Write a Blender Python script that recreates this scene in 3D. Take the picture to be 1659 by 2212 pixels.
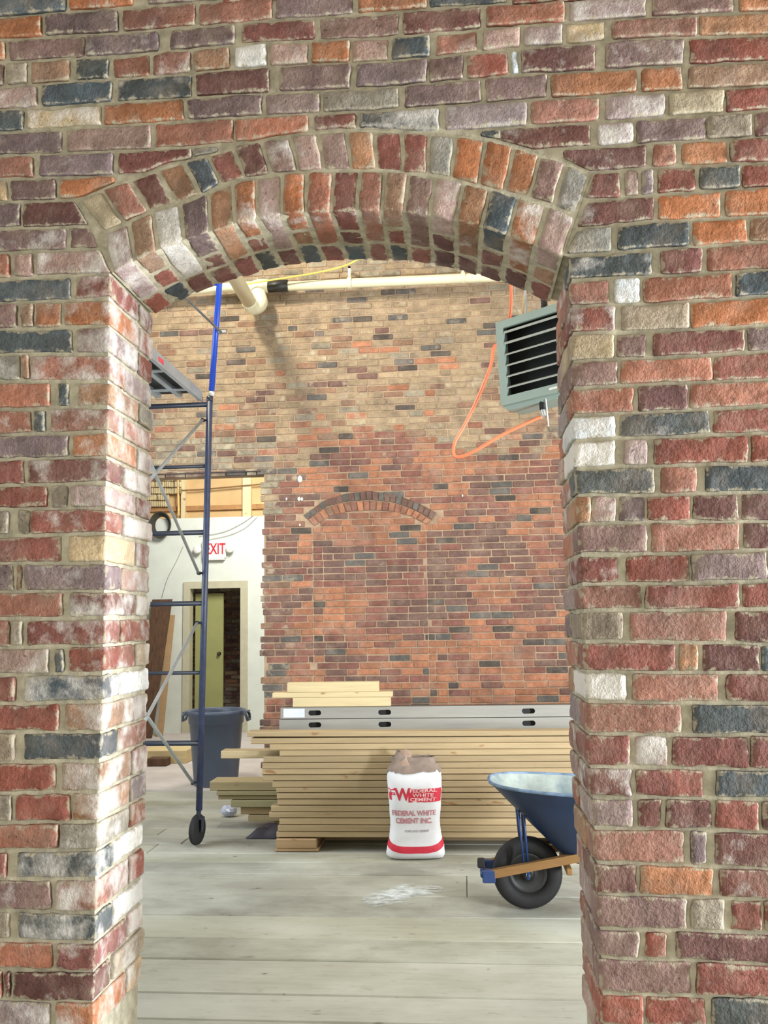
import bpy, math, random
from mathutils import Vector, Matrix, noise
R_ = random.Random(7)
PI = math.pi
sc = bpy.context.scene
for o in list(bpy.data.objects): bpy.data.objects.remove(o)
C = sc.collection

# ------------------------------------------------------------------ camera
F_PX, CX, CY = 1912.0, 829.5, 1106.0
CAM = Vector((0.0, -2.1, 1.58))
yaw, pitch, roll = math.radians(4.8), math.radians(7.08), math.radians(1.0)
fwd = Vector((-math.sin(yaw)*math.cos(pitch), math.cos(yaw)*math.cos(pitch), math.sin(pitch)))
rt0 = Vector((math.cos(yaw), math.sin(yaw), 0)); up0 = rt0.cross(fwd).normalized()
cup = (up0*math.cos(roll) + rt0*math.sin(roll)).normalized(); crt = fwd.cross(cup).normalized()
cam = bpy.data.objects.new('camera', bpy.data.cameras.new('camera')); C.objects.link(cam)
M = Matrix((crt, cup, -fwd)).transposed().to_4x4(); M.translation = CAM
cam.matrix_world = M
cam.data.sensor_fit = 'VERTICAL'; cam.data.sensor_height = 36.0; cam.data.lens = 36.0*F_PX/2212.0
cam.data.clip_start = 0.05; cam.data.clip_end = 100
sc.camera = cam

# ------------------------------------------------------------------ world, exposure, lights
w = bpy.data.worlds.new('world'); sc.world = w; w.use_nodes = True
w.node_tree.nodes['Background'].inputs[0].default_value = (0.75, 0.85, 1.0, 1)
w.node_tree.nodes['Background'].inputs[1].default_value = 0.6
sc.view_settings.view_transform = 'Standard'; sc.view_settings.look = 'None'
sc.view_settings.gamma = 1.0; sc.view_settings.use_curve_mapping = False
sc.view_settings.exposure = 0.0

def area(name, loc, target, sx, sy, power, color):
    l = bpy.data.lights.new(name, 'AREA'); l.shape = 'RECTANGLE'; l.size = sx; l.size_y = sy
    l.energy = power; l.color = color
    o = bpy.data.objects.new(name, l); C.objects.link(o); o.location = loc
    o.rotation_euler = (Vector(target)-Vector(loc)).to_track_quat('-Z', 'Y').to_euler()
    return o
area('near_room_window_light', (-1.2, -5.2, 2.0), (0.1, 0, 1.7), 3.4, 2.2, 134, (1.0, 0.98, 0.93))
area('side_window_light', (4.4, -0.55, 1.35), (-0.6, 0.05, 1.3), 0.8, 1.5, 720, (0.86, 0.92, 1.0))
area('far_room_window_light', (-4.3, 3.2, 2.6), (0.5, 3.4, 1.4), 2.6, 2.4, 160, (0.80, 0.90, 1.0))
area('far_room_window_light_2', (4.3, 2.6, 2.6), (-0.6, 2.2, 1.8), 2.6, 2.4, 285, (0.95, 0.97, 1.0))
area('far_room_lamp', (-2.6, 4.3, 6.0), (-0.2, 6.5, 3.2), 0.30, 0.30, 125, (1.0, 0.93, 0.78))
area('far_room_fill_light', (0.3, 2.6, 6.1), (0.3, 3.2, 0), 2.5, 2.5, 66, (1.0, 0.96, 0.88))  # overhead fill added for an evenly bright floor; no fitting there
area('back_room_light', (-2.2, 8.2, 4.4), (-2.6, 11.0, 2.2), 1.2, 1.2, 205, (1.0, 0.97, 0.90))

# ------------------------------------------------------------------ helpers
def lin(c):
    c = c/255.0
    return c/12.92 if c <= 0.04045 else ((c+0.055)/1.055)**2.4
def rgb(r, g, b, a=1.0): return (lin(r), lin(g), lin(b), a)
def ray(px, py): return (fwd*F_PX + crt*(px-CX) - cup*(py-CY))
def onY(px, py, Y):
    d = ray(px, py); return CAM + d*((Y-CAM.y)/d.y)
def onZ(px, py, Z=0.0):
    d = ray(px, py); return CAM + d*((Z-CAM.z)/d.z)
def proj(p):
    q = Vector(p)-CAM; z = q.dot(fwd); return (CX+F_PX*q.dot(crt)/z, CY-F_PX*q.dot(cup)/z)
def interp(pts, x):
    if x <= pts[0][0]: (a, fa), (b, fb) = pts[0], pts[1]
    elif x >= pts[-1][0]: (a, fa), (b, fb) = pts[-2], pts[-1]
    else:
        for i in range(len(pts)-1):
            if pts[i][0] <= x <= pts[i+1][0]: (a, fa), (b, fb) = pts[i], pts[i+1]; break
    return fa + (fb-fa)*(x-a)/(b-a)

def tag(o, label=None, cat=None, group=None, kind=None):
    if label: o['label'] = label
    if cat: o['category'] = cat
    if group: o['group'] = group
    if kind: o['kind'] = kind
    return o
def empty(name, loc, rz=0.0, label=None, cat=None, group=None):
    o = bpy.data.objects.new(name, None); C.objects.link(o); o.location = loc; o.rotation_euler = (0, 0, rz)
    o.empty_display_size = 0.1
    return tag(o, label, cat, group)
def link(name, me, mat=None, parent=None, loc=None, color=None, smooth=False):
    if mat is not None and not me.materials: me.materials.append(mat)
    if smooth: me.shade_smooth()
    o = bpy.data.objects.new(name, me); C.objects.link(o)
    if loc is not None: o.location = loc
    if parent is not None: o.parent = parent
    if color is not None: o.color = color
    return o

class MB:
    def __init__(s): s.v = []; s.f = []; s.c = []; s.col = (1, 1, 1, 0)
    def add(s, vs, fs):
        n = len(s.v); s.v += [tuple(p) for p in vs]; s.f += [tuple(i+n for i in f) for f in fs]; s.c += [s.col]*len(fs); return s
    def quad8(s, c8):   # corners: bottom 4 then top 4
        return s.add(c8, [(0,3,2,1),(4,5,6,7),(0,1,5,4),(1,2,6,5),(2,3,7,6),(3,0,4,7)])
    def box(s, a, b, rot=None, org=None):
        x0,y0,z0 = a; x1,y1,z1 = b
        vs = [Vector(p) for p in ((x0,y0,z0),(x1,y0,z0),(x1,y1,z0),(x0,y1,z0),(x0,y0,z1),(x1,y0,z1),(x1,y1,z1),(x0,y1,z1))]
        if rot is not None: vs = [rot @ p for p in vs]
        if org is not None: vs = [p + Vector(org) for p in vs]
        return s.quad8(vs)
    def bbox(s, a, b, r=0.003):   # chamfered box
        a = Vector(a); b = Vector(b); c = (a+b)/2; h = (b-a)/2; r = min(r, h.x*.9, h.y*.9, h.z*.9)
        vs = []; idx = {}
        for ax in range(3):
            for sx in (-1,1):
                for sy in (-1,1):
                    for sz in (-1,1):
                        sg = (sx,sy,sz)
                        p = [c[i]+sg[i]*(h[i] if i == ax else h[i]-r) for i in range(3)]
                        idx[(ax,sx,sy,sz)] = len(vs); vs.append(p)
        fs = []
        for ax in range(3):
            o1, o2 = (ax+1)%3, (ax+2)%3
            for sd in (-1,1):
                q = []
                for u,v in ((-1,-1),(1,-1),(1,1),(-1,1)):
                    sg = [0,0,0]; sg[ax]=sd; sg[o1]=u; sg[o2]=v; q.append(idx[(ax,*sg)])
                fs.append(q if sd > 0 else q[::-1])
        for ax in range(3):   # edges along ax
            o1, o2 = (ax+1)%3, (ax+2)%3
            for u in (-1,1):
                for v in (-1,1):
                    s1=[0,0,0]; s1[ax]=-1; s1[o1]=u; s1[o2]=v; s2=list(s1); s2[ax]=1
                    q = [idx[(o1,*s1)], idx[(o1,*s2)], idx[(o2,*s2)], idx[(o2,*s1)]]
                    fs.append(q if u*v < 0 else q[::-1])
        for sx in (-1,1):
            for sy in (-1,1):
                for sz in (-1,1):
                    q = [idx[(0,sx,sy,sz)], idx[(1,sx,sy,sz)], idx[(2,sx,sy,sz)]]
                    fs.append(q if sx*sy*sz > 0 else q[::-1])
        return s.add(vs, fs)
    def tube(s, pts, r, n=10, caps=True):
        pts = [Vector(p) for p in pts]; rs = r if isinstance(r, (list, tuple)) else [r]*len(pts)
        t0 = (pts[1]-pts[0]).normalized(); ref = Vector((0,0,1)) if abs(t0.z) < .9 else Vector((1,0,0))
        u = t0.cross(ref).normalized(); vs = []
        for i, p in enumerate(pts):
            t = (pts[min(i+1,len(pts)-1)]-pts[max(i-1,0)]).normalized()
            u = (u - t*u.dot(t)).normalized(); w_ = t.cross(u)
            for k in range(n):
                a = 2*PI*k/n; vs.append(p + (u*math.cos(a)+w_*math.sin(a))*rs[i])
        fs = [(i*n+k, i*n+(k+1)%n, (i+1)*n+(k+1)%n, (i+1)*n+k) for i in range(len(pts)-1) for k in range(n)]
        if caps: fs += [tuple(range(n))[::-1], tuple((len(pts)-1)*n+k for k in range(n))]
        return s.add(vs, fs)
    def lathe(s, prof, n=28, org=(0,0,0), axis='z', closed=False):
        vs = []
        for r, h in prof:
            for k in range(n):
                a = 2*PI*k/n; x, y, z = r*math.cos(a), r*math.sin(a), h
                if axis == 'y': x, y, z = x, h, y
                vs.append((x+org[0], y+org[1], z+org[2]))
        m = len(prof); fs = []
        for i in range(m if closed else m-1):
            j = (i+1) % m
            for k in range(n):
                q = (i*n+k, i*n+(k+1)%n, j*n+(k+1)%n, j*n+k)
                fs.append(q if axis == 'z' else q[::-1])
        return s.add(vs, fs)
    def mesh(s, name, colors=False):
        me = bpy.data.meshes.new(name); me.from_pydata(s.v, [], s.f); me.update()
        if colors:
            at = me.color_attributes.new('Col', 'FLOAT_COLOR', 'CORNER')
            buf = []
            for f, c in zip(s.f, s.c): buf += list(c)*len(f)
            at.data.foreach_set('color', buf)
        return me
    def build(s, name, mat, parent=None, loc=None, color=None, smooth=False, colors=False):
        return link(name, s.mesh(name, colors), mat, parent, loc, color, smooth)
def smooth_path(pts, k=6):
    P = [Vector(p) for p in pts]; P = [P[0]]+P+[P[-1]]; out = []
    for i in range(1, len(P)-2):
        for j in range(k):
            t = j/k; a, b, c, d = P[i-1], P[i], P[i+1], P[i+2]
            out.append(0.5*((2*b)+(c-a)*t+(2*a-5*b+4*c-d)*t*t+(3*b-3*c+d-a)*t**3))
    return out+[P[-2]]

# ------------------------------------------------------------------ materials
def nt(name):
    m = bpy.data.materials.new(name); m.use_nodes = True; t = m.node_tree; t.nodes.clear()
    o = t.nodes.new('ShaderNodeOutputMaterial'); b = t.nodes.new('ShaderNodeBsdfPrincipled')
    t.links.new(b.outputs[0], o.inputs[0]); return m, t, b
def N(t, typ, **kw):
    n = t.nodes.new(typ)
    for k, v in kw.items(): setattr(n, k, v)
    return n
def noise_n(t, vec, scale, detail=4, rough=.6):
    n = N(t, 'ShaderNodeTexNoise'); n.inputs['Scale'].default_value = scale; n.inputs['Detail'].default_value = detail
    n.inputs['Roughness'].default_value = rough
    if vec is not None: t.links.new(vec, n.inputs['Vector'])
    return n.outputs['Fac']
def mrange(t, x, a, b, c, d, clamp=True):
    n = N(t, 'ShaderNodeMapRange'); n.clamp = clamp
    for i, v in ((1,a),(2,b),(3,c),(4,d)): n.inputs[i].default_value = v
    t.links.new(x, n.inputs[0]); return n.outputs[0]
def math_n(t, op, a, b=None):
    n = N(t, 'ShaderNodeMath', operation=op)
    for i, v in enumerate((a, b)):
        if v is None: continue
        if isinstance(v, (int, float)): n.inputs[i].default_value = v
        else: t.links.new(v, n.inputs[i])
    return n.outputs[0]
def mixc(t, fac, a, b, mode='MIX'):
    n = N(t, 'ShaderNodeMix', data_type='RGBA', blend_type=mode)
    for i, v in ((0, fac), (6, a), (7, b)):
        if isinstance(v, (int, float)): n.inputs[i].default_value = v
        elif isinstance(v, tuple): n.inputs[i].default_value = v
        else: t.links.new(v, n.inputs[i])
    return n.outputs[2]
def bump(t, b, h, strength, dist=.004):
    n = N(t, 'ShaderNodeBump'); n.inputs['Strength'].default_value = strength; n.inputs['Distance'].default_value = dist
    t.links.new(h, n.inputs['Height']); t.links.new(n.outputs[0], b.inputs['Normal'])
def stretch(t, vec, sx, sy, sz):
    n = N(t, 'ShaderNodeMapping'); n.inputs['Scale'].default_value = (sx, sy, sz); t.links.new(vec, n.inputs['Vector']); return n.outputs[0]

def brick_mat(name, attr=False, white=(205,200,192), k=1.0, bs=.9):
    m, t, b = nt(name); g = N(t, 'ShaderNodeNewGeometry').outputs['Position']
    if attr:
        a = N(t, 'ShaderNodeVertexColor'); a.layer_name = 'Col'; col, al = a.outputs['Color'], a.outputs['Alpha']
    else:
        a = N(t, 'ShaderNodeObjectInfo'); col, al = a.outputs['Color'], a.outputs['Alpha']
    n1 = noise_n(t, g, 14*k, 4, .65); n2 = noise_n(t, g, 70*k, 3, .7); n3 = noise_n(t, g, 5.5*k, 3)
    v = math_n(t, 'MULTIPLY', mrange(t, n1, .3, .7, .74, 1.24), mrange(t, n2, .3, .7, .84, 1.14))
    comb = N(t, 'ShaderNodeCombineXYZ'); [t.links.new(v, comb.inputs[i]) for i in range(3)]
    c = mixc(t, 1.0, col, comb.outputs[0], 'MULTIPLY')
    c = mixc(t, mrange(t, n3, .5, .68, 0, .38), c, rgb(74, 62, 64))
    n5 = noise_n(t, g, 8.5*k, 4, .6)
    c = mixc(t, mrange(t, n5, .48, .7, .0, .32), c, rgb(160, 142, 126))
    pit = noise_n(t, g, 120*k, 2); c = mixc(t, mrange(t, pit, .63, .72, 0, .6), c, rgb(50, 38, 34))
    n4 = noise_n(t, g, 11*k, 5, .62)
    wf = mrange(t, math_n(t, 'ADD', n4, math_n(t, 'MULTIPLY', al, .55)), .68, .88, 0, .8)
    c = mixc(t, wf, c, rgb(*white))
    if k == 1.0:
        e = N(t, 'ShaderNodeAttribute'); e.attribute_name = 'edge'
        n6 = noise_n(t, g, 34, 3, .7)
        ef = mrange(t, math_n(t, 'ADD', math_n(t, 'MULTIPLY', e.outputs['Fac'], .33), n6), .74, .86, 0, .78)
        c = mixc(t, ef, c, rgb(162, 153, 131))
    t.links.new(c, b.inputs['Base Color']); b.inputs['Roughness'].default_value = .88
    b.inputs['Specular IOR Level'].default_value = .25
    bump(t, b, math_n(t, 'ADD', n1, math_n(t, 'MULTIPLY', n2, .6)), bs, .006)
    return m
def simple(name, c, rough=.6, metal=0, var=.1, scale=12, bumpy=.1, spec=.5, sx=(1,1,1), dark=None, local=False):
    m, t, b = nt(name)
    g = N(t, 'ShaderNodeTexCoord').outputs['Object'] if local else N(t, 'ShaderNodeNewGeometry').outputs['Position']
    g = stretch(t, g, *sx); n = noise_n(t, g, scale, 5)
    lo = tuple(x*(1-var*2) for x in rgb(*c)[:3])+(1,); hi = tuple(min(1, x*(1+var*2)) for x in rgb(*c)[:3])+(1,)
    col = mixc(t, mrange(t, n, .3, .7, 0, 1), lo, hi)
    if dark: col = mixc(t, mrange(t, noise_n(t, g, scale*.4, 6), .52, .66, 0, .8), col, rgb(*dark))
    t.links.new(col, b.inputs['Base Color'])
    b.inputs['Roughness'].default_value = rough; b.inputs['Metallic'].default_value = metal
    b.inputs['Specular IOR Level'].default_value = spec
    if bumpy: bump(t, b, n, bumpy, .004)
    return m
def wood_mat(name, base=None, grain=(1.5, 22, 22), var=.16, knot=(120,85,55), rough=.75, dust=None, kn=True):
    m, t, b = nt(name); g = N(t, 'ShaderNodeNewGeometry').outputs['Position']
    oi = N(t, 'ShaderNodeObjectInfo')
    off = N(t, 'ShaderNodeVectorMath', operation='ADD'); t.links.new(g, off.inputs[0])
    cx = N(t, 'ShaderNodeCombineXYZ'); r7 = math_n(t, 'MULTIPLY', oi.outputs['Random'], 7.0)
    t.links.new(r7, cx.inputs[0]); t.links.new(r7, cx.inputs[1]); t.links.new(cx.outputs[0], off.inputs[1])
    n = noise_n(t, stretch(t, off.outputs[0], *grain), 2.2, 5, .65)
    comb = N(t, 'ShaderNodeCombineXYZ'); v = mrange(t, n, .3, .7, 1-var, 1+var); [t.links.new(v, comb.inputs[i]) for i in range(3)]
    c = mixc(t, 1.0, oi.outputs['Color'] if base is None else rgb(*base), comb.outputs[0], 'MULTIPLY')
    if kn:
        kx = noise_n(t, stretch(t, off.outputs[0], 3.5, 9, 9), 1.6, 2)
        c = mixc(t, mrange(t, kx, .68, .74, 0, .75), c, rgb(*knot))
    if dust:
        d = noise_n(t, stretch(t, g, 1, 1.6, 1), 1.3, 8, .62); c = mixc(t, mrange(t, d, .40, .62, .1, .75), c, rgb(*dust))
        d2 = noise_n(t, stretch(t, g, 1, 2.5, 1), 5, 5, .7); c = mixc(t, mrange(t, d2, .60, .74, 0, .5), c, rgb(112, 104, 86))
        d3 = noise_n(t, stretch(t, g, .7, 9, 1), 6, 5, .75); c = mixc(t, mrange(t, d3, .58, .72, 0, .5), c, rgb(118, 110, 92))
        d4 = noise_n(t, stretch(t, g, 1, 2.2, 1), 9, 3, .5); c = mixc(t, mrange(t, d4, .70, .76, 0, .8), c, rgb(84, 72, 56))
    t.links.new(c, b.inputs['Base Color']); b.inputs['Roughness'].default_value = rough
    b.inputs['Specular IOR Level'].default_value = .3
    bump(t, b, n, .25, .003)
    return m

m_brick = brick_mat('brick'); m_brick_a = brick_mat('brick_mass', attr=True)
m_fbrick = brick_mat('far_brick', k=.8, white=(185,172,145), bs=.5); m_fbrick_a = brick_mat('far_brick_mass', attr=True, k=.8, white=(185,172,145), bs=.5)
m_mortar = simple('mortar', (166,159,138), .95, var=.16, scale=30, bumpy=.9, spec=.1)
m_fmortar = simple('far_mortar', (160,136,112), .95, var=.12, scale=9, bumpy=.5, spec=.1)
m_plaster = simple('plaster', (190,188,176), .9, var=.05, scale=5, bumpy=.2, spec=.2)
m_floor = wood_mat('floor_wood', grain=(1.0, 14, 8), var=.10, dust=(182,182,168), kn=True, knot=(95,80,62), rough=.72)
m_under = simple('subfloor', (30,26,22), .95)
m_pine = wood_mat('pine', grain=(1.2, 20, 20), var=.12, knot=(140,95,55))
m_oldwood = wood_mat('old_wood', base=(92,68,50), grain=(14, 14, 1.2), var=.35, knot=(50,36,28))
m_ceil = simple('ceiling', (150,140,125), .9)
PAL = dict(R=(128,80,70), D=(104,72,66), P=(116,96,92), K=(78,84,85), O=(160,107,75), S=(148,103,86), B=(144,112,88),
           M=(150,130,124), W=(198,200,198), T=(178,158,126), G=(138,130,116))
def colr(ch, a=0.0, rnd=R_, amt=.10):
    r, g, b = PAL[ch]; k = 1+rnd.uniform(-amt, amt); j = rnd.uniform(-.05, .05)
    return rgb(min(255, r*k*(1+j)), g*k, b*k*(1-j), a)
# ------------------------------------------------------------------ the brick generator
def brick_mesh(name, Mf, lx, ly, lz, r=.005, amp=.0034, n=(5,2,2), seed=0.0):
    """Mf(u,v,w) maps the unit cube onto the place of the brick; the faces are rounded at the arrises and uneven."""
    L = (lx, ly, lz)
    def samples(l, k):
        rr = min(r/l, .2); r2 = min(3*r/l, .34); return [0.0, rr, r2] + [r2+(1-2*r2)*i/k for i in range(1, k)] + [1-r2, 1-rr, 1.0]
    S = [samples(L[i], n[i]) for i in range(3)]; nx, ny, nz = [len(s) for s in S]
    vid = {}; vs = []; eg = []
    def vert(i, j, k):
        key = (i, j, k)
        if key in vid: return vid[key]
        p = [S[0][i]*lx, S[1][j]*ly, S[2][k]*lz]
        q = [min(max(p[a], r), L[a]-r) if L[a] > 2*r else L[a]/2 for a in range(3)]
        d = Vector([p[a]-q[a] for a in range(3)])
        if d.length > 1e-9: d = d.normalized()*min(r, d.length)
        p = [q[a]+d[a] for a in range(3)]
        P = Mf(p[0]/lx, p[1]/ly, p[2]/lz)
        nv = noise.noise_vector(P*26 + Vector((seed, 0, 0))) + .7*noise.noise_vector(P*70 + Vector((0, seed, 0)))
        P = P + nv*amp
        de = sorted(min(c_*L[a], (1-c_)*L[a]) for a, c_ in enumerate((S[0][i], S[1][j], S[2][k])))[1]
        eg.append(max(0.0, 1-de/(3.2*r)))
        vid[key] = len(vs); vs.append(P); return vid[key]
    fs = []
    for i in range(nx-1):
        for k in range(nz-1):
            fs.append((vert(i,0,k), vert(i+1,0,k), vert(i+1,0,k+1), vert(i,0,k+1)))
    for j in range(ny-1):
        for k in range(nz-1):
            fs.append((vert(0,j,k), vert(0,j,k+1), vert(0,j+1,k+1), vert(0,j+1,k)))
            fs.append((vert(nx-1,j,k), vert(nx-1,j+1,k), vert(nx-1,j+1,k+1), vert(nx-1,j,k+1)))
    for i in range(nx-1):
        for j in range(ny-1):
            fs.append((vert(i,j,0), vert(i,j+1,0), vert(i+1,j+1,0), vert(i+1,j,0)))
            fs.append((vert(i,j,nz-1), vert(i+1,j,nz-1), vert(i+1,j+1,nz-1), vert(i,j+1,nz-1)))
    if name is None: return vs, fs, eg
    c = sum(vs, Vector())/len(vs)
    me = bpy.data.meshes.new(name); me.from_pydata([tuple(v-c) for v in vs], [], fs); me.update()
    me.attributes.new('edge', 'FLOAT', 'POINT').data.foreach_set('value', eg)
    return me, c
def put_brick(parent, mat, Mf, dims, col, **kw):
    me, c = brick_mesh('brick', Mf, *dims, seed=R_.uniform(0, 50), **kw)
    return link('brick', me, mat, parent, c, col, smooth=True)

# ------------------------------------------------------------------ near wall: what the photograph shows of it
T = 0.315
FR = dict(A=(0, 2.9625), B=(540, 2.9625), C=(1099, 2.9625), E=(0, 4.608), F=(1199, 3.606))
XS = (0, 280, 560, 830, 1100, 1380, 1659)
def LN(*ys): return list(zip(XS, ys))
L = {}
L[0] = LN(35, 14, -8, -28, -48, -66, -82); L[-1] = [(x, y-52) for x, y in L[0]]
L[1] = LN(84,67,43,25,5,-14,-30); L[2] = LN(132,117,90,78,55,36,22); L[3] = LN(186,166,143,130,104,81,73)
L[4] = LN(236,217,200,187,160,145,130); L[5] = LN(284,267,248,236,216,199,184); L[6] = LN(334,324,304,290,273,255,236)
L[7] = LN(385,376,358,345,326,309,294)
LL = {8: (435,427), 9: (491,486), 10: (544,535), 11: (600,590), 12: (653,643), 13: (711,703), 14: (763,763), 15: (823,822),
 16: (883,876), 17: (938,931), 18: (991,987), 19: (1048,1042), 20: (1099,1096), 21: (1158,1152), 22: (1217,1216), 23: (1278,1275),
 24: (1338,1334), 25: (1400,1394), 26: (1458,1455), 27: (1521,1516), 28: (1580,1583), 29: (1648,1644), 30: (1715,1711),
 31: (1778,1776), 32: (1839,1837), 33: (1901,1899), 34: (1968,1974), 35: (2033,2038), 36: (2096,2101), 37: (2161,2167), 38: (2228,2236)}
LR = {8: (374,360,348), 9: (434,419,403), 10: (493,476,465), 11: (551,537,520), 12: (604,595,581), 13: (659,654,638), 14: (719,714,701),
 15: (780,771,757), 16: (838,828,818), 17: (895,889,875), 18: (951,944,933), 19: (1011,1005,1000), 20: (1069,1068,1062),
 21: (1134,1127,1126), 22: (1197,1197,1187), 23: (1262,1260,1255), 24: (1319,1319,1316), 25: (1386,1387,1391), 26: (1451,1454,1452),
 27: (1517,1517,1520), 28: (1585,1588,1588), 29: (1656,1659,1663), 30: (1723,1724,1728), 31: (1789,1791,1798), 32: (1863,1867,1878),
 33: (1932,1936,1946), 34: (2004,2010,2018), 35: (2069,2073,2086), 36: (2145,2151,2157), 37: (2215,2221,2228), 38: (2284,2290,2298)}
def line(k, side):
    if k in L and k < 8: return L[k]
    if side == 'L': a, b = LL[k]; return [(0, a), (235, b)]
    a, b, c = LR[k]; return [(1230, a), (1413, b), (1659, c)]
EXTR = [(150,439),(167,431),(230,402),(300,379),(370,351),(454,333),(503,312),(580,298),(650,287),(700,281),(787,277),(857,281),(945,287),(1036,295),(1102,309),(1155,328),(1224,347),(1277,375),(1290,381)]
MIDC = [(200,512),(223,501),(279,478),(328,454),(377,440),(426,424),(485,396),(545,384),(597,375),(656,370),(740,366),(840,368),(945,379),(1008,394),(1070,410),(1126,424),(1189,442),(1245,466)]
INTR = [(240,588),(289,561),(349,533),(405,512),(450,499),(506,480),(560,468),(663,456),(737,452),(850,453),(941,464),(1053,492),(1106,508),(1161,530),(1215,555)]
EL = [(560,240),(600,239),(830,236.5),(1040,232),(1300,228),(1500,224),(1650,217),(1880,210),(2060,206),(2190,203),(2600,190)]
ER = [(560,1229),(850,1234),(1000,1240),(1190,1249),(1300,1254),(1500,1264),(1640,1268),(1790,1279),(1950,1288),(2120,1295),(2600,1312)]
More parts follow.
